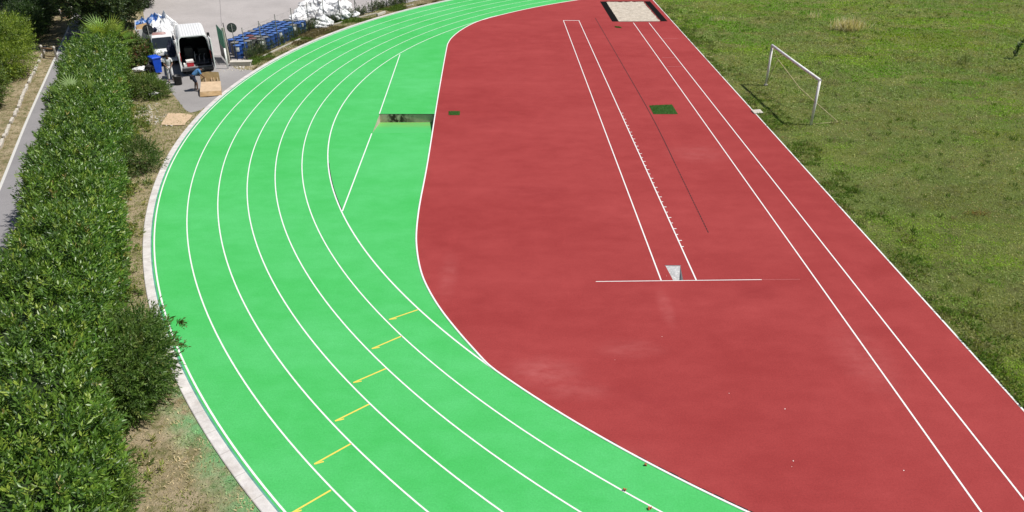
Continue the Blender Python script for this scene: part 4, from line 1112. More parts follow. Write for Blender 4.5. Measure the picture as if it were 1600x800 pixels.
for r_ in range(4):
    ks = [k for k in range(13) if not (r_ == 0 and k in (0, 1, 2)) and not (r_ == 2 and k < 1) and not (r_ == 3 and (k < 2 or k > 11))]
    for i, k in enumerate(ks):
        kd, lid, lab = odd.get((r_, k), ('blue', 'bluelid', 0))
        q = fa+fdir*(.72+.635*k+random.uniform(-.015, .015))+fnor*(.46+.632*r_+random.uniform(-.015, .015))
        d_ = {'blue': 'blue drum', 'teal': 'teal blue drum', 'grey': 'grey drum'}[kd]+{'greylid': ' with grey lid', 'rubylid': ' with a rust red lid'}.get(lid, '')+(' and label' if lab and lid == 'greylid' else ' with a white label' if lab else '')
        drums.append((q.x, q.y, kd, lid, lab, '%s, %s from the gate %s' % (d_, ORD[i], ROWS[r_])))
M['greylid'] = simple('grey_drum_lid', (.23, .225, .21), .5, .2, 5, dirt=(.3, .22, .17))
for i, (x, y, k, lid, lab, txt) in enumerate(drums):
    key = (k, lid, lab)
    if key not in protos: o = protos[key] = drum_proto({'blue': 'bluedrum', 'teal': 'tealdrum', 'grey': 'greydrum'}[k], lid, lab, R(0), i)
    else: o = copy_tree(protos[key])
    o.location = (x, y, -.02); o.rotation_euler = (0, 0, random.uniform(-.45, .45) if lab else random.uniform(0, 6.2)); o.rotation_euler[2] += 0
    tag(o, txt, 'drum', 'steel drums standing between the fence and the car park')

# ================================================================== SACKS
def sack_mesh(seed, size, sag=.25, knot=True, crumple=1.):
    """a slumped woven sack: soft box with gathered top and sharp creases"""
    N = 30; K = 52; nz_a, nz_b, nz_c = Noise2(seed+100), Noise2(seed+200), Noise2(seed+300)
    th_ = np.linspace(0, 2*math.pi, K, endpoint=False); rings = []
    lean = (nz_a.g[3, 4]-.5)*.5, (nz_a.g[5, 6]-.5)*.5; ear = nz_a.g[7, 8]*6.28
    ct, st = np.cos(th_), np.sin(th_)
    for z in np.linspace(0, 1, N):
        r = 1-(abs(2*z-1))**4*.5
        if z > .72: r *= 1-.72*((z-.72)/.28)**1.1
        n1 = nz_a.fbm(ct*1.5+5+z*.4, st*1.5+5+z*2.4, 3)-.5
        rid = 1-np.abs(2*nz_b.fbm(ct*2.6+9+z*1.2, st*2.6+z*3.5+2, 4)-1)
        rid2 = 1-np.abs(2*nz_c.fbm(ct*6+9, st*6+z*7+2, 3)-1)
        sq = 1/np.maximum(np.abs(ct), np.abs(st))**.6
        rr2 = r*sq*.5*(1+n1*1.0*crumple+.42*crumple*(rid-.72)+.20*crumple*(rid2-.72))
        h = z+.30*crumple*(nz_a.fbm(ct*1.6+3, st*1.6+3, 2)-.5)*z+.10*crumple*(rid-.7)*z
        if z > .72: h = h+.16*np.cos(2*(th_-ear))*(z-.72)/.28
        rings.append([((rr2[i]*ct[i]+lean[0]*z*z)*size[0], (rr2[i]*st[i]+lean[1]*z*z)*size[1], max(h[i], 0)*size[2]) for i in range(K)])
    m = MB(); m.loft(rings, capa=True, capb=True, smooth=False); return m
sacks = [ # photo pixel, z, size, colour, text
 ((455, 42), .0, (.75, .8, .55), 'sack', 'small white sack lying beside the end of the blue drum rows'),
 ((470, 33), .0, (1.1, 1.1, .95), 'sack', 'upright white bulk sack behind the last blue drum'),
 ((463, 36), .0, (.8, .9, .75), 'sack', 'white sack squeezed between the drums and the upright bulk sack'),
 ((484, 30), .0, (1.2, 1.2, 1.05), 'sack', 'big bulging white bulk sack in the middle of the heap'),
 ((497, 45), .0, (1.0, .8, .55), 'sack', 'crumpled white sack slumped at the fence foot beside the last blue drum'),
 ((509, 41), .0, (.9, .9, .85), 'sack', 'pleated white sack against the fence next to the crumpled one'),
 ((506, 29), .0, (1.15, 1.1, 1.15), 'sack', 'tall white bulk sack behind the pleated sack'),
 ((480, 15), .0, (1.1, 1.1, .8), 'sack', 'white bulk sack on the car park side at the back of the heap'),
 ((497, 17), .0, (1.2, 1.2, 1.2), 'sack', 'white bulk sack at the back of the heap supporting the topmost sack'),
 ((507, 13), .0, (1.25, 1.2, 1.35), 'sack', 'tallest white bulk sack, topmost at the back of the heap'),
 ((519, 16), .0, (1.1, 1.1, 1.1), 'sack', 'white bulk sack behind the grey sack at the back of the heap'),
 ((523, 33), .0, (1.15, 1.0, .8), 'graysack', 'greyish flattened sack in the middle of the fence side'),
 ((536, 31), .0, (1.0, .9, .7), 'sack', 'white sack past the greyish one towards the end of the heap'),
 ((541, 21), .0, (1.0, 1.0, .95), 'sack', 'white sack with a peaked top at the end of the heap'),
 ((529, 22), .0, (1.0, .9, .95), 'sack', 'white sack between the peaked sack and the tall back sacks'),
 ((552, 27), .0, (.8, .7, .45), 'sack', 'small thin white sack, last of the heap at the fence'),
]
for i, (p, z, s, mt, txt) in enumerate(sacks):
    q = G(*p); o = sack_mesh(i+3, s, crumple=1.25).build('bulk_sack', M[mt]); o.location = (q.x, q.y+.25, -.04+z); o.rotation_euler = (random.uniform(-.1, .1), random.uniform(-.1, .1), random.random()*6)
    tag(o, txt, 'sack', 'white bulk sacks heaped against the fence')

# ================================================================== VAN
vd = Vector((-.40, .916, 0)); vrot = math.atan2(-vd.x, vd.y)
VA = thing('delivery_van', 'white panel van with both rear doors open and a dark interior', 'van', (-20.15, 48.95, -.02), vrot)
VL, VH = 4.95, 2.5
def sect(y, hw, zt, zb=.38, inset=0.):
    p = [(-hw, zb), (-hw, zb+.5), (-hw+.02, 1.45), (-hw+.10, zt-.22), (-hw+.17, zt-.07), (-hw+.28, zt)]
    p = [(x if x > -hw+1e-3 else x, min(z, zt)) for x, z in p]
    out = [(x+inset*(1 if True else 0), y, z-(inset if z > zb+.8 else 0)) for x, z in p]
    return out+[(-x, y_, z) for x, y_, z in reversed(out)]
m = MB()
outer = [sect(0, .97, VH), sect(3.55, .97, VH), sect(3.75, .965, VH-.07)]
nose = [sect(4.25, .95, 1.75), sect(4.4, .94, 1.45), sect(4.85, .90, 1.2), sect(4.95, .86, .95)]
inner = [sect(0, .97, VH, .55, .06), sect(3.0, .97, VH, .55, .06)]
m.loft(outer+nose, closed=False, smooth=False)
m.loft([outer[0], inner[0]], closed=False, smooth=False)
m.build('body', M['white'], VA, bevel=0)
m = MB(); m.loft(inner, closed=False, smooth=False); m.add(inner[1], [tuple(range(len(inner[1])))]); m.build('interior', M['dark'], VA)
m = MB()
for k in range(9):
    x = -.62+k*.155; m.box((x, 1.75, VH+.008), (.05, 3.4, .022))
m.build('roof', M['white'], VA, bevel=.008)
m = MB(); m.box((0, 1.45, .545), (1.82, 3.0, .03)); m.box((0, -.03, .53), (1.72, .10, .05)); m.build('floor', M['floorgrey'], VA)
m = MB(); m.box((.35, .28, .568), (.95, .42, .012)); m.build('floor_mat', M['black'], VA)
m = MB(); m.box((0, -.06, .42), (1.9, .16, .2)); m.box((0, -.13, .40), (1.2, .04, .08)); m.build('bumper', M['darkgrey'], VA, bevel=.03)
m = MB(); m.box((.05, -.015, VH-.10), (.72, .05, .075)); m.build('brake_lamp', M['black'], VA)
for s in (-1, 1):
    D_ = MB(); hx = s*.955; ang_ = s*R(4)
    D_.box((hx+s*.03, -.43, 1.48), (.055, .84, 1.86), (0, 0, ang_)); d_ = D_.build('rear_door', M['white'], VA, bevel=.02)
    D_ = MB(); D_.box((hx+s*.062, -.43, 1.92), (.012, .55, .55), (0, 0, ang_)); D_.box((hx-s*.002, -.43, 1.92), (.012, .55, .55), (0, 0, ang_)); D_.build('window', M['glass'], d_)
    D_ = MB(); D_.box((hx-s*.006, -.43, 1.15), (.02, .62, .75), (0, 0, ang_)); D_.build('inner_panel', M['darkgrey'] if s > 0 else M['white'], d_)
    D_ = MB(); D_.box((hx-s*.02, -.80, 1.25), (.03, .06, .22), (0, 0, ang_)); D_.build('handle', M['black'], d_)
    D_ = MB(); D_.box((s*.93, -.012, 1.25), (.09, .04, .55)); D_.build('tail_lamp', M['redlight'], VA, bevel=.01)
    D_ = MB(); D_.box((s*1.12, 3.75, 1.62), (.17, .10, .30)); D_.box((s*1.02, 3.77, 1.5), (.1, .04, .05)); D_.build('mirror', M['black'], VA, bevel=.03)
    D_ = MB(); D_.box((s*.955, 3.78, 1.58), (.02, .75, .45)); D_.build('side_window', M['glass'], VA)
    D_ = MB(); D_.box((s*.975, 1.8, .95), (.014, 2.6, .10)); D_.build('side_trim', M['darkgrey'], VA)
    for y in (.85, 3.95):
        D_ = MB(); D_.lathe([(.20, -.10), (.31, -.105), (.335, -.07), (.335, .07), (.31, .105), (.20, .10)], (s*.85, y, .335), 28, 'x'); w_ = D_.build('wheel', M['tyre'], VA)
        D_ = MB(); D_.lathe([(.0, -.07), (.19, -.07), (.205, -.09), (.205, .09), (.19, .07), (0, .07)], (s*.85, y, .335), 20, 'x'); D_.build('rim', M['steel'], w_)
m = MB(); m.add([(-.80, 3.79, 2.40), (.80, 3.79, 2.40), (.86, 4.27, 1.77), (-.86, 4.27, 1.77)], [(0, 1, 2, 3)]); m.build('windscreen', M['glass'], VA)
# load in the van
def vloc(x, y, z): p = VA.location; c, s_ = math.cos(vrot), math.sin(vrot); return Vector((p.x+c*x-s_*y, p.y+s_*x+c*y, p.z+z))
CO = thing('cool_box', 'red cool box with a white lid standing on the van floor edge', 'cool box', vloc(-.42, .22, .56), vrot+.1)
m = MB(); m.box((0, 0, .16), (.40, .30, .32), taper=1.06); m.build('tub', M['redplastic'], CO, bevel=.02)
m = MB(); m.box((0, 0, .36), (.44, .33, .09)); m.box((0, 0, .41), (.3, .22, .02)); m.build('lid', M['label'], CO, bevel=.02)
m = MB(); m.tube([(-.23, 0, .26), (-.24, -.17, .28), (.24, -.17, .28), (.23, 0, .26)], .012, 6); m.build('handle', M['label'], CO)
m = MB(); m.box(vloc(-.72, .18, .68), (.2, .25, .22), (0, 0, vrot)); tag(m.build('paint_tub', M['label'], bevel=.03), 'small white tub squeezed between cool box and open van door', 'tub')
for (x, y, sx_, sz, mt, l) in ((-.35, 1.5, .55, .9, 'darkgrey', 'dark grey machine deep inside the van on the door side'), (.5, 1.9, .6, .7, 'black', 'black case deep inside the van under the lamp')):
    m = MB(); m.box(vloc(x, y, .57+sz/2), (sx_, .5, sz), (0, 0, vrot)); m.box(vloc(x, y, .57+sz+.03), (sx_*.8, .35, .06), (0, 0, vrot)); tag(m.build('tool_case', M[mt], bevel=.03), l, 'case')
for k, x in enumerate((-.05, .2, .48)):
    m = MB(); m.tube([vloc(x, .75, .57), vloc(x+.03, .9, 1.05+.25*(k == 0))], .035, 8); m.tube([vloc(x+.03, .9, 1.0), vloc(x+.12, .9, 1.12)], .02, 6)
    tag(m.build('hand_tool', M['steel']), ['tall grey tool handle standing nearest the cool box in the van', 'grey tool handle in the middle of the van floor', 'grey tool handle nearest the black floor mat corner in the van'][k], 'tool')

# ================================================================== TRUCK
trot = vrot+math.pi
TR = thing('flatbed_truck', 'small white flatbed truck facing the camera, heaped with white plastic bags', 'truck', (-22.98, 50.95, -.02), trot)
# local: +y is the front; front face at y = 0
m = MB()
def tsec(y, hw, z0_, z1_): return [(-hw, y, z0_), (-hw, y, z0_+.45), (-hw+.07, y, z1_-.1), (-hw+.16, y, z1_), (hw-.16, y, z1_), (hw-.07, y, z1_-.1), (hw, y, z0_+.45), (hw, y, z0_)]
m.loft([tsec(-1.75, .73, .45, 1.86), tsec(-.75, .73, .40, 1.88), tsec(-.55, .73, .36, 1.83), tsec(-.22, .73, .34, 1.12), tsec(-.02, .71, .36, .95), tsec(0, .66, .40, .80)], capa=True, capb=True, smooth=False)
m.build('cab', M['white'], TR, bevel=.02)
m = MB(); m.add([(-.59, -.53, 1.77), (.59, -.53, 1.77), (.64, -.235, 1.15), (-.64, -.235, 1.15)], [(0, 1, 2, 3)]); 
for v in range(len(m.v)): m.v[v] = (m.v[v][0], m.v[v][1]+.035, m.v[v][2]+.012)
m.build('windscreen', M['glass'], TR)
m = MB(); m.box((.12, -1.2, 1.885), (.85, .72, .03)); m.build('roof_panel', M['pinkglass'], TR, bevel=.01)
m = MB(); m.box((0, .02, .42), (1.42, .14, .22)); m.build('bumper', M['white'], TR, bevel=.04)
m = MB(); m.box((0, .008, .66), (.9, .03, .14)); m.build('grille', M['black'], TR)
for s in (-1, 1):
    m = MB(); m.box((s*.54, .0, .68), (.24, .05, .15)); m.build('headlight', M['label'], TR, bevel=.02)
    m = MB(); m.box((s*.80, -.45, 1.35), (.10, .07, .24)); m.build('mirror', M['black'], TR, bevel=.02)
    for y in (-.62, -5.2):
        m = MB(); m.lathe([(.18, -.09), (.28, -.095), (.30, -.06), (.30, .06), (.28, .095), (.18, .09)], (s*.62, y, .30), 24, 'x'); w_ = m.build('wheel', M['tyre'], TR)
        m = MB(); m.lathe([(0, -.06), (.18, -.06), (.19, -.08), (.19, .08), (.18, .06), (0, .06)], (s*.62, y, .30), 16, 'x'); m.build('rim', M['steel'], w_)
m = MB(); m.box((0, -4.3, .72), (1.5, 5.0, .10)); m.build('load_bed', M['steel'], TR)
m = MB()
for s in (-1, 1): m.box((s*.745, -4.3, 1.20), (.035, 5.0, .86))
m.box((0, -6.8, 1.20), (1.5, .035, .86)); m.box((0, -1.82, 1.30), (1.5, .035, 1.06)); m.build('bed_side', M['white'], TR, bevel=.01)
m = MB(); m.box((0, -3.2, .5), (.6, 6, .18)); m.build('chassis', M['black'], TR)
def tloc(x, y, z): p = TR.location; c, s_ = math.cos(trot), math.sin(trot); return Vector((p.x+c*x-s_*y, p.y+s_*x+c*y, p.z+z))
for i, (x, y, z, s, mt, l) in enumerate((
    (-.05, -2.6, .76, (1.15, 1.2, 1.35), 'sack', 'white plastic bag right behind the truck cab'),
    (-.30, -3.75, .76, (.95, 1.3, 1.45), 'sack', 'white plastic bag in the middle of the truck bed on the van side'),
    (.34, -3.7, .76, (.8, 1.2, 1.3), 'sack', 'white plastic bag in the middle of the truck bed on the shrub side'),
    (.0, -5.3, .76, (1.0, 1.3, 1.4), 'bluesack', 'blue and white plastic bag at the far end of the truck bed'),
    (-.48, -5.0, .76, (.6, 1.3, 1.45), 'sack', 'narrow white plastic bag against the far side wall of the truck bed'),
    (-.1, -6.2, .76, (1.1, .9, 1.25), 'sack', 'white plastic bag closing the very end of the truck bed'),
    (.34, -2.35, 1.75, (.38, .3, .3), 'navy', 'small navy bag on the load just behind the truck cab'))):
    o = sack_mesh(50+i, s, crumple=1.3).build('plastic_bag', M['navycloth'] if mt == 'navy' else M[mt]); o.location = tloc(x, y, z); o.rotation_euler = (0, 0, trot+.2*i)
    tag(o, l, 'bag', 'plastic bags on the truck')
m = MB(); m.box(tloc(.45, -5.6, 1.7), (.42, .9, .5), (0, 0, trot)); m.box(tloc(.45, -5.6, 1.96), (.46, .94, .03), (0, 0, trot)); tag(m.build('crate', M['black'], bevel=.02), 'black crate at the back corner of the truck bed beside the blue bag', 'crate')
m = MB(); 
for k in range(9):
    pass
# dark coat hanging from the cab corner beside the van
m = sack_mesh(77, (.42, .2, .95), crumple=.9); o = m.build('coat', M['navycloth']); o.location = tloc(-.42, .20, .62); o.rotation_euler = (0, 0, trot)
tag(o, 'dark navy coat hanging at the front corner of the truck beside the van door', 'coat')
# trailer on the far side
RT = thing('box_trailer', 'open white box trailer beside the truck holding blue sheeting and cardboard', 'trailer', (-26.75, 57.2, -.02), trot)
m = MB(); m.box((0, 0, .62), (1.36, 3.2, .08)); m.build('load_bed', M['steel'], RT)
m = MB()
for s in (-1, 1): m.box((s*.69, 0, .98), (.04, 3.2, .66))
for s in (-1, 1): m.box((0, s*1.6, .98), (1.36, .04, .66))
m.build('side_wall', M['white'], RT, bevel=.01)
for s in (-1, 1):
    m = MB(); m.lathe([(.15, -.08), (.26, -.085), (.28, -.05), (.28, .05), (.26, .085), (.15, .08)], (s*.82, 0, .28), 22, 'x'); m.build('wheel', M['tyre'], RT)
m = MB(); m.tube([(0, 1.6, .55), (0, 2.6, .5)], .04, 8); m.build('tow_bar', M['steel'], RT)
def rloc(x, y, z): p = RT.location; c, s_ = math.cos(trot), math.sin(trot); return Vector((p.x+c*x-s_*y, p.y+s_*x+c*y, p.z+z))
o = sack_mesh(61, (1.1, 1.3, .85), crumple=1.4).build('plastic_sheet', M['bluesack']); o.location = rloc(0, .1, .66); tag(o, 'crumpled blue and white plastic sheeting in the open trailer', 'sheeting')
o = sack_mesh(62, (1.05, .9, .75), crumple=1.2).build('plastic_bag', M['bluesack']); o.location = rloc(.05, -1.0, .66); tag(o, 'darker blue bag at the far end of the open trailer', 'bag', 'plastic bags on the truck')
m = MB(); m.prism([(-.62, -.5), (.60, -.42), (.62, .45), (-.55, .5)], 0, .012); o = m.build('cardboard_sheet', M['cardbrown']); o.location = rloc(0, 1.15, 1.36); o.rotation_euler = (R(-20), R(8), trot)
tag(o, 'orange brown cardboard sheet on the near end of the trailer', 'cardboard')

# ================================================================== BINS, BAGS, CARDBOARD
BI = thing('wheelie_bin', 'bright blue two wheeled bin standing at the edge of the drive', 'bin', G(247, 114.5), vrot+.35)
m = MB(); m.loft([[(x*.20, y*.22, .08) for x, y in ((-1, -1), (1, -1), (1, 1), (-1, 1))], [(x*.27, y*.33+.03, .98) for x, y in ((-1, -1), (1, -1), (1, 1), (-1, 1))], [(x*.295, y*.355+.03, .985) for x, y in ((-1, -1), (1, -1), (1, 1), (-1, 1))], [(x*.295, y*.355+.03, 1.03) for x, y in ((-1, -1), (1, -1), (1, 1), (-1, 1))]], capa=True, capb=True, smooth=False); m.build('body', M['bluebin'], BI, bevel=.02)
m = MB(); m.loft([[(x*.30, y*.365+.03, 1.035) for x, y in ((-1, -1), (1, -1), (1, 1), (-1, 1))], [(x*.30, y*.365+.03, 1.075) for x, y in ((-1, -1), (1, -1), (1, 1), (-1, 1))], [(x*.22, y*.28+.04, 1.12) for x, y in ((-1, -1), (1, -1), (1, 1), (-1, 1))]], capa=True, capb=True, smooth=False); m.build('lid', M['bluebin'], BI, bevel=.015)
m = MB(); m.tube([(-.22, .40, 1.02), (-.22, .46, 1.0), (.22, .46, 1.0), (.22, .40, 1.02)], .018, 8); m.build('handle', M['bluebin'], BI)
m = MB(); m.box((.262, .0, .70), (.012, .25, .32), (0, R(4.5), 0)); m.build('label', M['label'], BI)
for s in (-1, 1):
    m = MB(); m.lathe([(0, -.025), (.09, -.025), (.10, 0), (.09, .025), (0, .025)], (s*.23, .25, .10), 18, 'x'); m.build('wheel', M['tyre'], BI)
def bag(p, s, mt, l, seed, name='rubbish_bag'):
    o = sack_mesh(seed, s, crumple=1.2).build(name, M[mt]); o.location = p; o.rotation_euler = (0, 0, seed); tag(o, l, 'bag'); return o
bag(G(237, 116), (.55, .5, .75), 'black', 'black rubbish bag leaning against the blue wheelie bin', 71)
bag(G(224, 111.5, 0)-up*.03, (1.0, .6, .34), 'sack', 'flat white plastic bag lying on the ground beyond the blue bin and black bag', 72)
bag(G(243, 148), (.35, .3, .2), 'sack', 'scrap of white plastic caught in the round shrub', 73)
bag(G(236, 150), (.28, .25, .16), 'sack', 'smaller scrap of white plastic under the round shrub edge', 74)
BB = thing('black_bin', 'black round bin standing on the drive in front of the person in white', 'bin', (-20.72, 46.9, -.02), 0)
m = MB(); m.lathe([(.20, .0), (.215, .01), (.25, .50), (.275, .505), (.28, .56), (.265, .57), (.245, .56), (.20, .08), (0, .06)], n=28); m.build('tub', M['black'], BB)
for s in (-1, 1):
    m = MB(); m.tube([(s*.27, -.08, .47), (s*.32, -.06, .43), (s*.32, .06, .43), (s*.27, .08, .47)], .014, 6); m.build('handle', M['darkgrey'], BB)
# flat sheet at the kerb
pts = [px2(p) for p in ((252, 195), (254.5, 189.5), (263, 177.2), (287, 177.5), (301.5, 180), (297, 186), (292, 190), (288, 195.8), (270, 196))]
c = sum(pts, Vector((0, 0)))/len(pts); m = MB()
top = []; N_ = 10
out = [(p.x, p.y) for p in pts]; m.prism(out, .004, .016)
tag(m.build('cardboard_sheet', M['card']), 'flat pale cardboard sheet lying on the dry grass beside the kerb', 'cardboard')
# opened carton
CB = thing('cardboard_carton', 'big torn cardboard carton opened out on the drive with a brown upright flap', 'carton', G(329, 149.5), .22)
def panel(name, pts, mat, th=.012):
    P = [Vector(p) for p in pts]; nrm = (P[1]-P[0]).cross(P[2]-P[0]).normalized()*th; m = MB(); n = len(P)
    m.add([p for p in P]+[p+nrm for p in P], [tuple(range(n-1, -1, -1)), tuple(range(n, 2*n))]+[(k, (k+1) % n, n+(k+1) % n, n+k) for k in range(n)])
    return m.build(name, M[mat], CB)
panel('front_flap', [(-.58, -.12, .0), (-.1, -.2, .03), (.66, -.05, .0), (.62, .18, .2), (-.56, .16, .22)], 'cardbrown')
panel('top_panel', [(-.58, .15, .215), (.63, .17, .205), (.55, 1.15, .50), (-.58, 1.15, .52)], 'card')
panel('back_panel', [(-.60, 1.16, .28), (.52, 1.17, .26), (.50, 1.32, 1.02), (-.12, 1.34, 1.08), (-.58, 1.32, 1.02)], 'cardbrown')
panel('side_panel', [(-.59, -.1, .0), (-.585, 1.15, .0), (-.585, 1.15, .51), (-.585, .15, .21)], 'card')
panel('side_flap', [(.52, 1.15, .0), (.62, .2, .0), (.62, .2, .2), (.53, 1.15, .49)], 'cardbrown')
for k, (x, w) in enumerate(((-.32, .05), (.02, .07), (.16, .05), (.36, .06))):
    panel('torn_strip', [(x, 1.14, .52), (x+w, 1.14, .52), (x+w*.8, 1.21, .72), (x+.01, 1.215, .76)], 'card')

# ================================================================== PEOPLE
def skin_obj(name, verts, edges, radii, mat, parent, root=0, sub=2):
    me = bpy.data.meshes.new(name); me.from_pydata(verts, edges, []); o = bpy.data.objects.new(name, me); COL.objects.link(o)
    me.materials.append(mat); o.parent = parent
    md = o.modifiers.new('skin', 'SKIN'); md.use_smooth_shade = True
    for i, sv in enumerate(me.skin_vertices[0].data):
        r = radii[i]; sv.radius = r if isinstance(r, tuple) else (r, r); sv.use_root = (i == root)
    s = o.modifiers.new('subdivision', 'SUBSURF'); s.levels = 1; s.render_levels = sub
    return o
def person(label, loc, rotz, J, shirt, pants, hair=True, sleeves=True, short=False):
    """J: dict of joint positions (local, +y forward). One continuous body; clothes and hair are children."""
    t = thing('person', label, 'person', loc, rotz)
    V, E, Rr = [], [], []; idx = {}
    def add(n, r, par=None):
        idx[n] = len(V); V.append(J[n]); Rr.append(r)
        if par: E.append((idx[par], idx[n]))
    add('pelvis', (.13, .11)); add('waist', (.12, .10), 'pelvis'); add('chest', (.155, .115), 'waist'); add('neckbase', (.085, .075), 'chest'); add('neck', .052, 'neckbase')
    add('head', (.085, .10), 'neck'); add('crown', (.065, .075), 'head')
    hands = []
    for s in 'LR':
        add('shoulder'+s, .062, 'neckbase'); add('elbow'+s, .042, 'shoulder'+s); add('wrist'+s, .03, 'elbow'+s)
        w, e = Vector(J['wrist'+s]), Vector(J['elbow'+s]); d = (w-e).normalized(); sd = d.cross(Vector((0, 0, 1))); sd = sd.normalized() if sd.length > .1 else Vector((1, 0, 0))
        J['palm'+s] = tuple(w+d*.075); add('palm'+s, (.036, .02), 'wrist'+s)
        for k in range(4):
            o = sd*(k-1.5)*.02; L = (.068, .078, .072, .055)[k]; nm = '%s%d' % (s, k); J['fa'+nm] = tuple(Vector(J['palm'+s])+o+d*.045); J['fb'+nm] = tuple(Vector(J['palm'+s])+o+d*(.045+L*.5)+Vector((0, 0, -.012))); J['fc'+nm] = tuple(Vector(J['palm'+s])+o+d*(.045+L*.9)+Vector((0, 0, -.03)))
            add('fa'+nm, .0095, 'palm'+s); add('fb'+nm, .009, 'fa'+nm); add('fc'+nm, .008, 'fb'+nm)
        J['t1'+s] = tuple(w+d*.035+sd*.035); J['t2'+s] = tuple(w+d*.075+sd*.055+Vector((0, 0, -.015))); add('t1'+s, .012, 'wrist'+s); add('t2'+s, .010, 't1'+s)
        add('hip'+s, .095, 'pelvis'); add('knee'+s, .06, 'hip'+s); add('ankle'+s, .04, 'knee'+s); add('toe'+s, .035, 'ankle'+s)
    body = skin_obj('body', V, E, Rr, M['skin'], t)
    hd_ = Vector(J['head']); up_h = (Vector(J['crown'])-hd_).normalized()
    fw = Vector((0, 1, 0)); fw = (fw-up_h*fw.dot(up_h)).normalized(); sd = fw.cross(up_h)
    m = MB(); m.tube([hd_+fw*.095+up_h*.035, hd_+fw*.118-up_h*.005, hd_+fw*.098-up_h*.012], [.008, .014, .008], 6); m.build('nose', M['skin'], t)
    for s in (-1, 1):
        m = MB(); m.lathe([(0, -.012), (.012, 0), (0, .012)], hd_+fw*.093+sd*.034*s+up_h*.04, 8); m.build('eye', M['black'], t)
        m = MB(); m.lathe([(0, -.03), (.014, -.01), (.017, .012), (0, .03)], hd_+sd*.092*s+up_h*.01, 8); m.build('ear', M['skin'], t)
    m = MB(); m.box(hd_+fw*.094-up_h*.045, (.045, .012, .01)); m.build('mouth', M['rubylid'], t)
    if hair:
        c = hd_+up_h*.055-fw*.018; m = MB(); prof_ = []
        rings = []
        for k in range(7):
            a = k/6*R(100); rings.append([c+up_h*math.cos(a)*.105+(fw*math.cos(w)*.108+sd*math.sin(w)*.094)*math.sin(a) for w in np.linspace(0, 2*math.pi, 18, endpoint=False)])
        m.loft(rings, capb=False); m.build('hair', M['hair'], t)
    def sub(name, names, edges, rads, mat):
        skin_obj(name, [J[n] for n in names], edges, rads, M[mat], t)
    mid = lambda a, b, k: tuple(Vector(J[a]).lerp(Vector(J[b]), k))
    for s in 'LR': J['sl'+s] = mid('shoulder'+s, 'elbow'+s, .75); J['hem'+s] = mid('hip'+s, 'knee'+s, .92 if short else 1); J['cuff'+s] = mid('knee'+s, 'ankle'+s, .86)
    J['low'] = mid('pelvis', 'waist', .15)
    sub('shirt', ['low', 'waist', 'chest', 'neckbase', 'shoulderL', 'slL', 'shoulderR', 'slR'], [(0, 1), (1, 2), (2, 3), (3, 4), (4, 5), (3, 6), (6, 7)], [(.155, .135), (.15, .125), (.178, .138), (.10, .09), .082, .066, .082, .066], shirt)
    if short: sub('shorts', ['pelvis', 'hipL', 'hemL', 'hipR', 'hemR'], [(0, 1), (1, 2), (0, 3), (3, 4)], [(.15, .13), .118, .095, .118, .095], pants)
    else: sub('trousers', ['pelvis', 'hipL', 'kneeL', 'cuffL', 'hipR', 'kneeR', 'cuffR'], [(0, 1), (1, 2), (2, 3), (0, 4), (4, 5), (5, 6)], [(.148, .128), .112, .08, .066, .112, .08, .066], pants)
    for s in 'LR':
        a, b = Vector(J['ankle'+s]), Vector(J['toe'+s]); d = (b-a); d.z = 0; d.normalize(); m = MB()
        c = Vector((a.x, a.y, 0)); q = Vector((-d.y, d.x, 0))
        m.loft([[c+d*(-.07)+q*x*.03+up*z for x, z in ((-1, 0), (1, 0), (1, .07), (-1, .07))], [c+q*x*.042+up*z for x, z in ((-1, 0), (1, 0), (1, .095), (-1, .095))], [c+d*.12+q*x*.045+up*z for x, z in ((-1, 0), (1, 0), (1, .06), (-1, .06))], [c+d*.19+q*x*.028+up*z for x, z in ((-1, 0), (1, 0), (1, .035), (-1, .035))]], capa=True, capb=True); m.build('shoe', M['shoe'], t)
    return t
JA = dict(pelvis=(0, 0, .95), waist=(0, .03, 1.1), chest=(0, .08, 1.3), neckbase=(0, .11, 1.45), neck=(0, .14, 1.52), head=(0, .19, 1.62), crown=(0, .21, 1.70),
          shoulderL=(-.19, .10, 1.42), elbowL=(-.24, .14, 1.14), wristL=(-.12, .34, 1.05), shoulderR=(.19, .10, 1.42), elbowR=(.25, .12, 1.14), wristR=(.14, .34, 1.02),
          hipL=(-.10, 0, .90), kneeL=(-.11, .04, .50), ankleL=(-.11, -.02, .09), toeL=(-.13, .12, .035), hipR=(.10, 0, .90), kneeR=(.12, .05, .50), ankleR=(.13, -.02, .09), toeR=(.15, .12, .035))
person('person in white t-shirt and white trousers standing behind the black bin', (-21.4, 47.55, -.02), R(-150), JA, 'whitecloth', 'whitecloth')
JB = dict(pelvis=(0, -.05, .88), waist=(0, .07, 1.01), chest=(0, .26, 1.14), neckbase=(0, .40, 1.20), neck=(0, .46, 1.21), head=(0, .55, 1.19), crown=(0, .63, 1.21),
          shoulderL=(-.19, .36, 1.18), elbowL=(-.24, .47, .92), wristL=(-.14, .62, .76), shoulderR=(.19, .36, 1.18), elbowR=(.23, .46, .92), wristR=(.12, .62, .74),
          hipL=(-.10, -.05, .84), kneeL=(-.11, .06, .47), ankleL=(-.12, -.03, .09), toeL=(-.14, .11, .035), hipR=(.10, -.05, .84), kneeR=(.13, .12, .47), ankleR=(.14, .07, .09), toeR=(.16, .21, .035))
person('person in blue t-shirt and dark shorts bending over the cardboard carton', G(306.5, 141.5), R(-62), JB, 'bluecloth', 'navycloth', short=True)

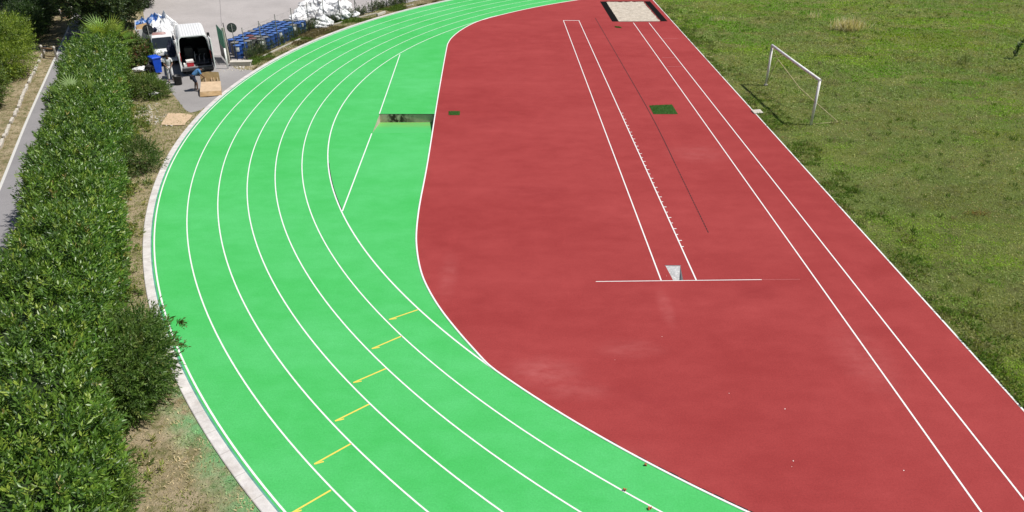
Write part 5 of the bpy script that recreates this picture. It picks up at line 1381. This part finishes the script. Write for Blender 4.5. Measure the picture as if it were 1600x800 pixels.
# ================================================================== LEFT SIDE
m = MB(); ks = smooth_path([px2(p) for p in ((-5, 240), (14, 200), (30, 165), (45, 130), (66, 88), (72, 74))], 10)
for i in range(len(ks)-1):
    a, b = ks[i], ks[i+1]
    if random.random() < .15: continue
    c = (a+b)/2; m.box((c.x+random.uniform(-.03, .03), c.y, .04), ((b-a).length*.92, .14, .16+random.uniform(-.03, .03)), (random.uniform(-.05, .05), random.uniform(-.05, .05), math.atan2((b-a).y, (b-a).x)))
m.build('stone_kerb', M['stone'], kind='structure', bevel=.02)
def barrier(label, a, b):
    t = thing('wooden_barrier', label, 'barrier', a); d = b-a
    for k in (0, 1):
        m = MB(); m.lathe([(.065, -.1), (.06, .70), (.085, .74), (.08, .82), (.04, .87), (0, .88)], d*k, 14); m.build('post', M['stone'], t)
    for z_, r_ in ((.66, .045), (.12, .03)):
        m = MB(); m.tube([d*.02+up*z_, d*.98+up*z_], r_, 10); m.build('rail', M['wood'], t)
    m = MB()
    for k in range(1, 10): m.tube([d*k/10+up*.12, d*k/10+up*.66], .01, 5)
    m.build('bars', M['black'], t)
barrier('brown rail barrier with pale posts across the dry strip by the yellow green bush', G(69, 90), G(89, 92))
barrier('second brown rail barrier with pale posts, deep in the tree shade', G(97, 31), G(115, 26.5))
MK = thing('marker_board', 'red and white striped marker board standing on the lawn in front of dark trees', 'marker board', G(36, 31), R(30))
seg = [(0, .55, 'orange', 'red_band'), (.55, .95, 'label', 'white_band'), (.95, 1.5, 'orange', 'red_band')]
for z0_, z1_, mt, nm in seg:
    m = MB(); m.box((0, 0, (z0_+z1_)/2), (.42, .10, z1_-z0_-.006)); m.build(nm, M[mt], MK, bevel=.02)
m = MB(); m.box((0, 0, .03), (.7, .4, .08)); m.build('foot', M['black'], MK, bevel=.02)

# ================================================================== CAMERA, LIGHT
cam = bpy.data.cameras.new('camera'); co = bpy.data.objects.new('camera', cam); COL.objects.link(co)
cam.sensor_width = 36; cam.lens = 36*F/1600; cam.clip_end = 3000; cam.clip_start = .1
co.location = (0, 0, H)
co.rotation_euler = (Euler((math.pi/2-PIT, 0, 0)).to_matrix() @ Matrix.Rotation(ROL, 3, 'Z')).to_euler()
SC.camera = co
sun_to = Vector((1.43, -.15, 2.42)).normalized()
L_ = bpy.data.lights.new('sun', 'SUN'); L_.energy = 4.8; L_.angle = R(.53); L_.color = (1, .96, .90)
lo_ = bpy.data.objects.new('sun', L_); COL.objects.link(lo_); lo_.rotation_euler = (-sun_to).to_track_quat('-Z', 'Y').to_euler(); lo_.location = (20, -5, 40)
W = bpy.data.worlds.new('World'); SC.world = W; W.use_nodes = True
nt = W.node_tree; sk = nt.nodes.new('ShaderNodeTexSky'); sk.sky_type = 'NISHITA'; sk.sun_disc = False
sk.sun_elevation = math.asin(sun_to.z); sk.sun_rotation = math.atan2(sun_to.x, sun_to.y)
nt.links.new(sk.outputs[0], nt.nodes['Background'].inputs[0]); nt.nodes['Background'].inputs[1].default_value = .065
SC.view_settings.view_transform = 'Standard'; SC.view_settings.look = 'None'; SC.view_settings.gamma = 1; SC.view_settings.exposure = .12
SC.cycles.max_bounces = 6; SC.cycles.diffuse_bounces = 3; SC.cycles.glossy_bounces = 2; SC.cycles.transmission_bounces = 3
SC.cycles.use_denoising = True
